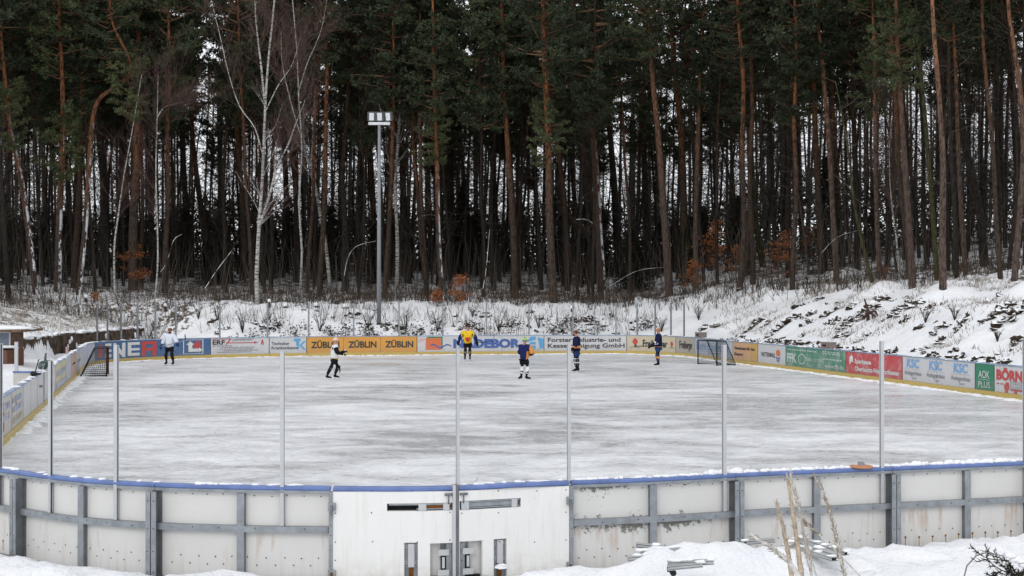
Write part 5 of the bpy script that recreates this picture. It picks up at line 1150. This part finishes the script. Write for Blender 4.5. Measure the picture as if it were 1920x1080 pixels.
hero([(1711, 540), (1705, 420), (1697, 290), (1691, 180), (1685, 60)], 12.5, PINE_PALE, 'pale grey pine with its foot low on the snowy slope', [(24.5, .8), (17.5, .5)], nd=10, light=True)
hero([(1757, 526), (1750, 400), (1742, 280), (1732, 150), (1722, 0)], 9, MOSS, 'slim grey pine left of the thick orange one at the right', C1, nd=8)
hero([(1768, 541), (1768, 420), (1770, 300), (1764, 180), (1752, 0)], 12.5, PINE_PALE, 'strong orange barked pine on the slope edge at the right', C1)
hero([(1811, 514), (1803, 400), (1797, 280), (1794, 150), (1787, 0)], 9, PINE, 'slim brown pine crossing before the thick leaning one', C1)
hero([(1846, 500), (1838, 400), (1818, 300), (1795, 200), (1770, 90)], 15, PINE_DARK, 'thick dark pine leaning far to the left at the right side', C1)
hero([(1876, 522), (1868, 400), (1864, 280), (1850, 120), (1846, 20)], 9, PINE, 'thin brown pine second from the right edge', C1)
hero([(1902, 526), (1911, 400), (1917, 280), (1910, 170), (1893, 60), (1885, 0)], 11, PINE_PALE, 'orange pine curving left at the right edge', C1)
hero([(1793, 520), (1790, 400), (1780, 260), (1776, 130)], 10, PINE_DARK, 'dark pine just behind the strong orange one', C1)
hero([(1608, 505), (1606, 380), (1601, 250), (1597, 120)], 12, PINE_DARK, 'dark pine between the bright leaning pair and the slim pale one', C1)
hero([(1455, 505), (1450, 380), (1445, 240), (1436, 100)], 9, PINE_DARK, 'thin dark pine right of the peach board', C1)
hero([(1636, 530), (1619, 460), (1603, 380), (1594, 290), (1583, 220), (1570, 150)], 6, MOSS, 'thin mossy green tree leaning left on the right slope', [], ztop=None, nd=16, cat='tree', name='leaning_tree', up=.25)
hero([(1517, 515), (1508, 440), (1498, 370), (1489, 290), (1483, 200)], 5, PINE_PALE, 'thin bare reddish sapling among the orange leaves', [], ztop=None, nd=8, cat='tree', name='young_tree', up=.3)

# birches
def birch(stems, wpx, label, seed, Y=None):
    h = ghit(*stems[0][0]) if Y is None else gpt(stems[0][0][0], Y); Yh = h.y; r = random.Random(seed); t = thing('birch_tree', tuple(h), label, 'birch tree', 'bare white birches'); m = MB(); tw = MB()
    def fine(p, d, L, rad, lev):
        pts = [p]; q = p
        for k in range(4): d = (d+V3(r.gauss(0, .13), r.gauss(0, .13), r.gauss(.05, .08))).normalized(); q = q+d*L/4; pts.append(q.copy())
        (m if rad > .025 else tw).tube(pts, [rad*(1-.75*k/4) for k in range(5)], 4, 0, False)
        if lev < 3:
            for k in range([0, 5, 4][lev] if lev else 6):
                i = r.randrange(1, 4); o = Matrix.Rotation(r.uniform(0, 6.28), 3, d) @ d.orthogonal().normalized(); fine(pts[i].copy(), (d+o*r.uniform(.4, .9)+V3(0, 0, .3)).normalized(), L*r.uniform(.4, .65), rad*.5, lev+1)
    for si, st in enumerate(stems):
        P3 = [W(x, y, Yh)-h for x, y in st]
        if si == 0: P3[0] = V3(0, 0, -.3)
        yd = r.uniform(-1, 1)
        if si:
            for i, p in enumerate(P3): p.y += yd*i/len(P3)
        d = (P3[-1]-P3[-2]).normalized()
        if st[-1][1] < 20: P3.append(P3[-1]+(d+V3(0, 0, .4)).normalized()*4)
        sp = smooth_path(P3, 20); n = len(sp); ra = (wpx[si])*Yh/F/2; m.tube(sp, [ra*(1-.72*i/(n-1)) for i in range(n)], 9, 0)
        for i in range(int(n*.35), n):
            for k in range(4):
                if r.random() < .85:
                    a = r.uniform(0, 6.28); dd = (sp[min(n-1, i+1)]-sp[i-1]).normalized(); o = Matrix.Rotation(a, 3, dd) @ dd.orthogonal().normalized(); fine(sp[i].copy(), (dd*1.1+o*.8).normalized(), r.uniform(1.2, 3.2), max(.012, ra*(1-.72*i/n)*.3), 1)
    link('trunk', m.mesh('trunk', [BIRCH], smooth=True), t); link('twigs', tw.mesh('twigs', [plain('birch_twig', (.10, .065, .055), .9, .1, 0, .4, 2)]), t); HERO_SPOTS.append((h.x, h.y)); return t
birch([[(483, 570), (481, 520), (484, 450), (487, 400), (492, 330), (497, 200), (503, 110), (514, 0)], [(489, 415), (505, 370), (520, 315), (542, 272), (556, 235), (575, 190)], [(496, 190), (489, 120), (482, 60), (478, 0)], [(492, 290), (478, 240), (450, 200), (430, 140), (412, 60), (398, 0)], [(497, 210), (520, 160), (545, 120), (560, 70)]], [8.6, 5.4, 4.6, 2.6, 2.4], 'big forked white birch standing on top of the bank', 5)
birch([[(620, 545), (612, 470), (600, 400), (588, 335), (574, 290), (568, 235), (572, 150), (570, 60), (565, 0)], [(583, 320), (587, 250), (589, 170), (594, 120), (620, 90), (650, 60)], [(569, 210), (560, 130), (552, 60), (550, 0)], [(572, 130), (582, 70), (590, 0)]], [7.5, 5, 3.6, 3], 'leaning birch with greenish base between the big birch and the mast', 6)
birch([[(744, 545), (745, 450), (741, 350), (748, 240), (750, 180), (744, 110), (735, 60)], [(752, 178), (762, 120), (770, 90), (778, 50)], [(748, 260), (720, 220), (702, 160), (705, 90)], [(742, 115), (755, 60), (760, 20)]], [8, 6, 4, 4], 'birch with mottled trunk right of the floodlight mast', 7)
birch([[(1688, 520), (1680, 440), (1672, 380), (1668, 300), (1672, 220)]], [4], 'thin mottled birch behind the slim pale pines at the right', 8)
birch([[(562, 560), (566, 470), (560, 380), (566, 280), (560, 190), (556, 90), (548, 0)], [(562, 250), (545, 190), (530, 120), (528, 60)], [(560, 170), (575, 120), (600, 60), (612, 0)]], [4.6, 2.6, 2.2], 'slim birch close to the right of the big forked one', 14)
birch([[(216, 560), (214, 470), (222, 400), (232, 330), (250, 230), (265, 140)]], [4], 'very thin pale birch leaning right near the left thick pine', 9)
birch([[(290, 560), (296, 480), (292, 330), (294, 230), (296, 140)], [(294, 220), (310, 200), (350, 190)]], [4, 3], 'thin pale birch left of the big birch', 10)

# the wood behind: individual trees
protoP = []
for i, (tm, tp) in enumerate(trunks):
    for j in range(3):
        t = thing('pine_tree', (0, -400, 0), 'x', 'pine tree'); link('trunk', tm, t); ci = (i*3+j) % 5; link('crown', crowns[ci], t, tuple(tp), (0, 0, i*1.3+j), [(1, 1, 1), (.85, .85, 1.15), (1.1, 1.1, .95)][j])
        if j != 0: link('crown', crowns[(ci+2) % 5], t, (tp[0]*.7, tp[1]*.7, tp[2]*(.62 if j == 1 else .7)), (0, 0, j*2.), (.55, .55, .45))
        protoP.append(t)
protoB = []
for i, bm_ in enumerate(bares):
    t = thing('bare_tree', (0, -400, 0), 'x', 'tree'); link('trunk', bm_, t); protoB.append(t)
protoS = []
for i, sm_ in enumerate(spruces):
    t = thing('young_spruce', (0, -400, 0), 'x', 'spruce'); link('needles', sm_, t); protoS.append(t)
ZN = ((250, 'left of the very thick brown pine'), (480, 'left of the forked birch'), (711, 'between forked birch and lamp mast'), (830, 'just right of the lamp mast'), (1030, 'between the slim orange and thick central pines'), (1250, 'around the curving pine'), (1560, 'behind the right goal'), (1700, 'right of the leaning bright pair'), (9999, 'at the right side'))
def zone(x, y):
    px = CX+F*x/y; dep = 'front' if y < edgeY(x)+12 else 'middle' if y < edgeY(x)+26 else 'deep'
    return dep+' in the wood '+next(n for l, n in ZN if px < l)
HPX = [(CX+F*a/b, b) for a, b in HERO_SPOTS]; spots = list(HERO_SPOTS); r = random.Random(21); npine = nbare = 0; tries = 0
def free(x, y, dm): return all((x-a)**2+(y-b)**2 > dm*dm for a, b in spots)
def edgeY(x):   # front edge of the wood
    return float(np.interp(x, [-45, -30, -18, 0, 8, 14, 19, 24, 30, 40, 50], [76, 84, 90, 92, 90, 84, 76, 68, 58, 50, 46]))
NPINE, NBARE = 185, 95
while (npine < NPINE or nbare < NBARE) and tries < 60000:
    tries += 1; y = r.uniform(60, 128); x = r.uniform(-.40, .40)*y+r.gauss(0, 1); x = x*1.05; e = edgeY(x)
    if y < e+2 or y > e+42: continue
    pine = npine < NPINE and (r.random() < .75 or nbare >= NBARE)
    if not pine and nbare >= NBARE: continue
    if not free(x, y, 1.9 if pine else 1.5): continue
    ppx = CX+F*x/y
    if any(y < hy+.5 and abs(ppx-hx) < (16 if pine else 22) for hx, hy in HPX): continue
    spots.append((x, y)); z = gz(x, y)-.05
    if pine:
        dp = (y-e)/42; s = r.uniform(.86, 1.08)*(1-.22*max(0, dp-.35)*r.random()*2); dk = dp > .3; src = protoP[r.choice([3, 4, 5, 9, 10, 11, 12, 13, 14]) if dk else r.randrange(len(protoP))]  # deeper pines get the darker bark: shade of the dense wood put into colour
        o = clone(src, (x, y, z), r.uniform(0, 6.28), (s*r.uniform(.75, 1.15), s*r.uniform(.8, 1.1), s), ('tall dark pine ')+zone(x, y), 'pines '+zone(x, y)); o.rotation_euler = (r.gauss(0, .03), r.gauss(0, .034), o.rotation_euler.z); npine += 1
    else:
        s = r.uniform(.7, 1.1); o = clone(protoB[r.randrange(4)], (x, y, z), r.uniform(0, 6.28), s, 'bare twiggy tree '+zone(x, y), 'bare trees '+zone(x, y)); o.rotation_euler = (r.gauss(0, .05), r.gauss(0, .05), o.rotation_euler.z); nbare += 1
ns = 0
while ns < 60 and tries < 90000:
    tries += 1; x = r.uniform(-42, 46); y = edgeY(x)+r.uniform(14, 40)
    if not free(x, y, 1.2): continue
    px = CX+F*x/y
    dens = 1 if (730 < px < 1290 or 350 < px < 560) else .45
    if r.random() > dens: continue
    spots.append((x, y)); clone(protoS[r.randrange(3)], (x, y, gz(x, y)-.1), r.uniform(0, 6.28), r.uniform(.6, 1.0), 'low dark spruce '+zone(x, y), 'young spruces '+zone(x, y)); ns += 1
for t in protoP+protoB+protoS:
    for c_ in list(t.children): bpy.data.objects.remove(c_)
    bpy.data.objects.remove(t)
print('pines', npine, 'bare', nbare, 'spruce', ns)

# beyond: far trunks and thicket as masses nobody could count
m = MB(); r = random.Random(33)
for i in range(300):
    y = r.uniform(130, 165); x = r.uniform(-.42, .42)*y; z = gz(x, y); h = r.uniform(16, 24); rr_ = r.uniform(.09, .2); lx = r.gauss(0, .5)
    m.tube([(x, y, z-1), (x+lx*.5, y, z+h*.5), (x+lx, y, z+h)], [rr_, rr_*.8, rr_*.5], 5, 0, False)
    for k in range(95):
        zz = z+r.uniform(2, h); a = r.uniform(0, 6.28); l = r.uniform(.8, 3.2); p = V3(x+lx*(zz-z)/h, y, zz); q = p+V3(math.cos(a)*l, math.sin(a)*l, r.uniform(-.4, 2.2)); md = p.lerp(q, .5)+V3(r.gauss(0, .25), 0, r.gauss(0, .3)); m.tube([p, md, q], [.035, .026, .015], 3, 0, False); m.tube([md, md+V3(r.gauss(0, .6), 0, r.gauss(.2, .6))], [.022, .012], 3, 0, False)
solo('far_wood', m, TWIG, 'far trunks and twigs at the back of the wood', 'wood', kind='stuff', origin=(0, 150, 0))
m = MB(); r = random.Random(34)
for i in range(52000):
    x = r.uniform(-62, 66); e = edgeY(x*.9); y = e+r.uniform(34, 52); hb = 4.1+2.4*noise.noise((x*.11, 2.5, 3.3))+1.6*noise.noise((x*.4, y*.1, 3.6)); z = gz(x, y)-.2+r.random()**1.2*max(.6, hb)*1.25; d = V3(r.gauss(0, .6), r.gauss(0, .6), r.gauss(.2, .5)).normalized(); l = r.uniform(.35, 1.0); s = d.orthogonal().normalized()*r.uniform(.06, .15); p = V3(x, y, z); m.add([p-s, p+s, p+d*l], [(0, 1, 2)])
solo('thicket', m, SPRUCE, 'dark thicket closing the wood at the back', 'undergrowth', kind='stuff', origin=(0, 140, 0))
# brown brush and stalks
def blades(name, n, sampler, mat, label, hmin, hmax, wd, lean=.35, seed=1, forks=1):
    r = random.Random(seed); m = MB(); c = 0
    while c < n:
        q = sampler(r)
        if q is None: continue
        x, y, hs_ = q; z = gz(x, y)-.03; 
        for k in range(forks):
            h = r.uniform(hmin, hmax)*hs_; d = V3(r.gauss(0, lean), r.gauss(0, lean), 1).normalized(); a = r.uniform(0, 3.14); s = V3(math.cos(a), math.sin(a)*.4, 0)*wd*r.uniform(.6, 1.3); p = V3(x, y, z); mid = p+d*h*.55; tip = mid+(d+V3(r.gauss(0, .3), r.gauss(0, .3), -.1)).normalized()*h*.45
            m.add([p-s, p+s, mid+s*.7, mid-s*.7, tip], [(0, 1, 2, 3), (3, 2, 4)])
        c += 1
    solo(name, m, mat, label, 'undergrowth', kind='stuff', origin=(0, 80, 0))
def s_edge(r):
    x = r.uniform(-36, 34); e = edgeY(x); y = e+r.uniform(-2.5, 9); return x, y, 1
blades('brushwood', 6500, s_edge, BRUSH, 'brown brushwood along the foot of the trees', .35, 1.25, .016, .3, 1, 2)
def s_under(r):
    x = r.uniform(-46, 46); e = edgeY(x); y = e+r.uniform(1, 34); return x, y, 1
blades('understorey', 2300, s_under, UNDER, 'thin bare saplings and twigs between the trunks', 1.2, 6.5, .016, .14, 12, 2)
def s_bank(r):
    x = r.uniform(-19, 9.3); y = max(82.2 if x > -10 else 79.5, r.uniform(80, 92))
    return (x, y, 1) if noise.noise((x*.25, y*.3, 2)) > .0 else None
blades('bank_stalks', 2600, s_bank, BRUSH, 'thin brown stalks standing in the snow of the far bank', .3, 1.1, .012, .28, 2, 1)
def s_left(r):
    x = r.uniform(-40, -22.9); y = r.uniform(50, 92); return x, y, 1
blades('bank_grass', 17000, s_left, GRASS, 'matted dry grass on the left bank', .15, .5, .022, .9, 3, 1)
def s_right(r):
    y = r.uniform(40, 84); x = 16.55+.203*(45.05-y)+r.uniform(2.0, 13)
    return (x, y, 1) if noise.noise((x*.35, y*.25, 9)) > -.02 else None
blades('slope_grass', 9000, s_right, GRASS, 'dry grass and heather poking through the snow of the right slope', .1, .42, .018, .6, 4, 1)
# dark clods and bramble clumps poking through snow
CLOD = topsnow('clod', (.045, .034, .024), .45, 6)
m = MB(); r = random.Random(8)
def boardY(x):
    k = (PTS[:, 1] > 60); return float(PTS[k][np.argmin(np.abs(PTS[k][:, 0]-x)-0*PTS[k][:, 1]), 1])
def clod(x, y, a, h, n=9):
    z = gz(x, y); 
    for k in range(n):
        xx, yy = x+r.gauss(0, a*.5), y+r.gauss(0, .15); m.blob((xx, yy, gz(xx, yy)+r.uniform(-.10, h*.25)), (r.uniform(.05, .26)*(a+.5), r.uniform(.06, .2), r.uniform(.04, .13)*(1+h)), 0, 8, 5, .6, r.random())
for i in range(85):
    x = r.uniform(-18, 9); y = boardY(x)+.8+r.random()**1.6*6
    clod(x, y, r.uniform(.1, .35), .1, r.randrange(2, 5))
for i in range(95):   # right: undercut strip just behind the boards and ledges up the slope
    y = r.uniform(42, 76); x = 16.55+.203*(45.05-y)+1.15+r.gauss(0, .12); clod(x, y, r.uniform(.3, .6), .22, r.randrange(4, 8))
for i in range(46):
    y = r.uniform(44, 76); x = 16.55+.203*(45.05-y)+r.uniform(2.4, 7.0); clod(x, y, r.uniform(.25, .9), .25, r.randrange(4, 10))
for px, py, a, n in ((1620, 590, .9, 30), (1600, 602, .8, 22), (1560, 606, .35, 12), (1690, 583, .8, 14), (1875, 585, .8, 14), (1800, 612, .6, 10), (1760, 622, .4, 8), (1470, 612, .8, 16), (1415, 608, .9, 16), (1330, 612, .7, 14), (1520, 590, .5, 12), (1110, 600, .6, 22), (1080, 603, .5, 12), (660, 592, .3, 8), (400, 604, .4, 9), (425, 618, .5, 9), (495, 617, .5, 9), (730, 612, .7, 16), (880, 613, .8, 16), (940, 612, .5, 12)):
    h = ghit(px, py)
    if h: clod(h.x, h.y, a, .3, n)
solo('earth_clods', m, CLOD, 'dark clods and root mats showing through the snow of the banks', 'ground cover', kind='stuff', origin=(0, 70, 0))
# fine bramble leaves in the far bank
m = MB()
for i in range(60):
    x0 = r.uniform(-17, 9); y0 = boardY(x0)+r.uniform(.9, 4); k_ = r.randrange(14, 60)
    if noise.noise((x0*.4, 1, 1)) < -.1: continue
    for k in range(k_):
        x = x0+r.gauss(0, .3); y = max(boardY(x)+.35, y0+r.gauss(0, .25)); p = V3(x, y, gz(x, y)+r.random()*.45); d = V3(r.gauss(0, 1), r.gauss(0, 1), r.gauss(0, .6)).normalized(); s = d.orthogonal().normalized()*.05; m.add([p-s, p+s, p+d*.15], [(0, 1, 2)])
solo('bramble', m, leaf_mat('bramble_leaf', (.012, .014, .010), (.05, .045, .03)), 'dark bramble leaves in the snow of the far bank', 'ground cover', kind='stuff', origin=(0, 82, 0))

# countable small things: stumps, root stump, saplings, shrubs, fallen branches
STW = bark('stump_bark', (.12, .075, .05), (.16, .10, .07), 0, 1)
def stump(px, py, hpx, wpx, label):
    h = ghit(px, py); 
    if h is None: return
    k = h.y/F; H = hpx*k; rd = wpx*k/2; t = thing('tree_stump', tuple(h), label, 'tree stump', 'snow capped stumps on the bank'); m = MB(); m.tube([h-V3(0, 0, .3), h+V3(0, 0, H*.5), h+V3(0, 0, H)], [rd*1.3, rd, rd*.95], 9); part('stump', m, STW, t, True); m = MB(); m.blob(h+V3(0, 0, H), (rd*1.35, rd*1.35, .13), 0, 10, 6, .08, 2); part('snow_cap', m, FSNOW, t, True)
for a in ((161, 566, 10, 6, 'small snow capped stump on the left bank top'), (310, 582, 10, 5, 'thin snow capped stump left of the big birch'), (505, 576, 12, 5, 'snow capped stump just right of the big birch'), (648, 578, 4, 13, 'wide low stump with thick snow cap left of the mast'), (536, 577, 5, 9, 'low snow capped stump on the bank edge between birch and mast'), (1072, 585, 9, 4, 'little bare stub on the bank above the black lettering'), (593, 576, 5, 8, 'low snow topped stump left of the wide one')): stump(*a)
h = ghit(1632, 598); t = thing('root_stump', tuple(h), 'torn red brown root stump on the right slope above the red board', 'tree stump'); m = MB(); r = random.Random(4)
m.tube([h+V3(-.1, 0, -.2), h+V3(-.12, 0, .4), h+V3(-.28, 0, .95)], [.09, .07, .03], 7)
for k in range(8):
    a = r.uniform(-1, 1); q = h+V3(-.05, 0, .3); m.tube([q, q+V3(a*.3, -.1, r.uniform(-.15, .1)), q+V3(a*.6, -.2, -r.uniform(.25, .5))], [.07, .05, .02], 5)
part('root', m, plain('torn_wood', (.07, .042, .033), .9, .1, 0, .4, 9), t); m = MB(); m.blob(h+V3(.12, 0, .75), (.25, .15, .08), 0, 8, 5, .3, 2); part('snow_cap', m, FSNOW, t, True)
def sapling(px, py, hpx, label, seed, Yd=None, n=950, wid=1.0):
    n = int(n*min(1, (hpx/95)**1.3+.03))
    h = ghit(px, py) if Yd is None else gpt(px, Yd)
    if h is None: return
    r = random.Random(seed); H = hpx*h.y/F; t = thing('beech_sapling', tuple(h), label, 'young beech', 'young beeches with dead orange leaves'); m = MB(); lf = MB(); m.tube([V3(0, 0, -.2), V3(r.gauss(0, .1), 0, H*.5), V3(r.gauss(0, .15), 0, H)], [.03, .02, .008], 4)
    k = 0
    for b in range(22):
        z = H*r.uniform(.2, .95); a = r.uniform(0, 6.28); L = H*wid*r.uniform(.3, .8)*(1.1-z/H); d = V3(math.cos(a), math.sin(a), r.uniform(-.1, .35)); p = V3(0, 0, z); m.tube([p, p+d*L*.5, p+d*L+V3(0, 0, r.gauss(0, .1))], [.012, .009, .004], 3)
        for j in range(int(n//22*r.uniform(.2, 1.8))):
            q = p+d*L*r.uniform(.2, 1)+V3(r.gauss(0, .14), r.gauss(0, .14), r.gauss(-.02, .09)); e = V3(r.gauss(0, 1), r.gauss(0, 1), r.gauss(-.3, .6)).normalized()*.11; s = e.orthogonal().normalized()*.038; lf.add([q-s, q+s, q+e+s*.3, q+e-s*.3], [(0, 1, 2, 3)])
    link('stem', m.mesh('stem', [TWIG]), t); link('leaves', lf.mesh('leaves', [RUST]), t)
for a in ((820, 575, 34, 'low orange leaved bush on the bank right of the mast', 1), (862, 572, 62, 'orange leaved sapling above the person in yellow', 2), (1095, 530, 85, 'yellow orange leaved sapling left of the curving pine', 3), (1345, 520, 110, 'tall bright orange sapling left of the right goal area', 4), (1300, 548, 60, 'faint orange sapling at the foot of the slim pale pine', 5), (1465, 530, 100, 'dense rusty sapling above the vattenfall'.replace('vattenfall', 'pale grey board'), 6), (1385, 520, 62, 'small orange sapling between the two tall rusty ones', 7), (1655, 518, 22, 'low orange twigs at the foot of the slim pale pine at the right', 8), (250, 545, 95, 'dull orange sapling before the very thick brown pine', 9), (178, 568, 20, 'low rust coloured bush at the left bank top', 10), (1520, 500, 85, 'rusty sapling beside the thin reddish one', 12)): sapling(*a)
def shrub(px, py, hpx, label, seed, n=16, mat=None, spread=.55):
    h = ghit(px, py)
    if h is None: return
    r = random.Random(seed); H = hpx*h.y/F; t = MB()
    for k in range(n):
        a = r.uniform(-1, 1)*spread; b = r.uniform(-1, 1)*spread*.6; L = H*r.uniform(.5, 1); p1 = h+V3(a*L*.4, b*L*.4, L*.55); p2 = h+V3(a*L, b*L, L); t.tube([h-V3(0, 0, .05), p1, p2], [.014, .011, .005], 3)
        for q in range(3): e = p1.lerp(p2, r.random()); t.tube([e, e+V3(r.gauss(0, .18), r.gauss(0, .1), r.uniform(.05, .3))*H*.6], [.008, .004], 3)
    solo('shrub', t, mat or TWIG, label, 'bare shrub', 'bare shrubs on the banks', origin=tuple(h))
for i, a in enumerate(((330, 608, 26, 'spreading bare shrub on the far bank above the white jersey person'), (372, 598, 28, 'bare shrub on the far bank left of the birch foot'), (408, 600, 40, 'tall thin bare shrub on the bank below the big birch'), (455, 624, 45, 'bare shrub behind the red arrow board'), (505, 600, 16, 'small branching twig on the bank right of the birch foot'), (886, 594, 24, 'fan shaped bare shrub above the person in yellow'), (760, 620, 50, 'thin bare shrub right of the mast foot'), (820, 622, 48, 'thin bare shrub above the orange square'), (935, 622, 45, 'thin bare shrub above the navy capitals'), (1010, 615, 34, 'bare shrub above the blue emblem board'), (1240, 622, 34, 'bare shrub by the ginger haired person'), (1310, 600, 30, 'bare shrub on the slope above the right bend'), (1540, 660, 16, 'small bush over the green board'), (1870, 640, 26, 'bushy dry shrub on the right slope near the edge'), (1790, 600, 34, 'thin bare shrub on the middle of the right slope'), (1735, 605, 30, 'thin leaning shrub on the right slope'), (690, 616, 40, 'thin bare shrub left of the mast foot'), (600, 622, 40, 'thin bare shrub above the long orange board'))): shrub(*a, seed=i)
def fallen(pts, Yd, rad, label, snow=True):
    P3 = [W(x, y, Yd) for x, y in pts]; t = thing('fallen_branch', tuple(P3[0]), label, 'branch', 'snow covered branches in the wood'); m = MB(); sp = smooth_path(P3, 10); n = len(sp); rad *= .7; m.tube(sp, [rad*(1-.6*i/n) for i in range(n)], 5); part('branch', m, TWIG, t)
    if snow: m = MB(); m.tube([p+V3(0, -.01, rad*(1-.6*i/n)*.75) for i, p in enumerate(sp)], [rad*(1-.6*i/n)*(.75 if (i*7) % 5 > 1 else .25) for i in range(n)], 5); part('snow_cover', m, FSNOW, t)
for a in (([(383, 545), (405, 510), (435, 470)], 88, .06, 'snowy branch slanting up to the right below the big birch'), ([(300, 512), (312, 495), (325, 452), (340, 440)], 92, .06, 'snowy bent branch left of the big birch'), ([(1140, 540), (1195, 508), (1260, 501)], 96, .03, 'snow covered fallen branch lying on the slope above the black lettering'), ([(1180, 574), (1250, 560), (1320, 550), (1390, 540)], 82, .022, 'long snowy branch lying on the bank above the right bend'), ([(1080, 412), (1100, 412), (1118, 424)], 94, .035, 'snowy limb left of the curving pine'), ([(645, 520), (652, 485), (668, 462), (705, 452)], 88, .022, 'arching snowy branch left of the mast'), ([(1540, 475), (1570, 445), (1610, 432)], 78, .014, 'arching pale branch left of the slim pale pine'), ([(905, 545), (912, 500), (918, 430)], 90, .03, 'thin snowy sapling stem right of the slim orange pine'), ([(1790, 560), (1710, 590), (1660, 600)], 62, .02, 'long thin twig lying on the right slope')): fallen(*a)
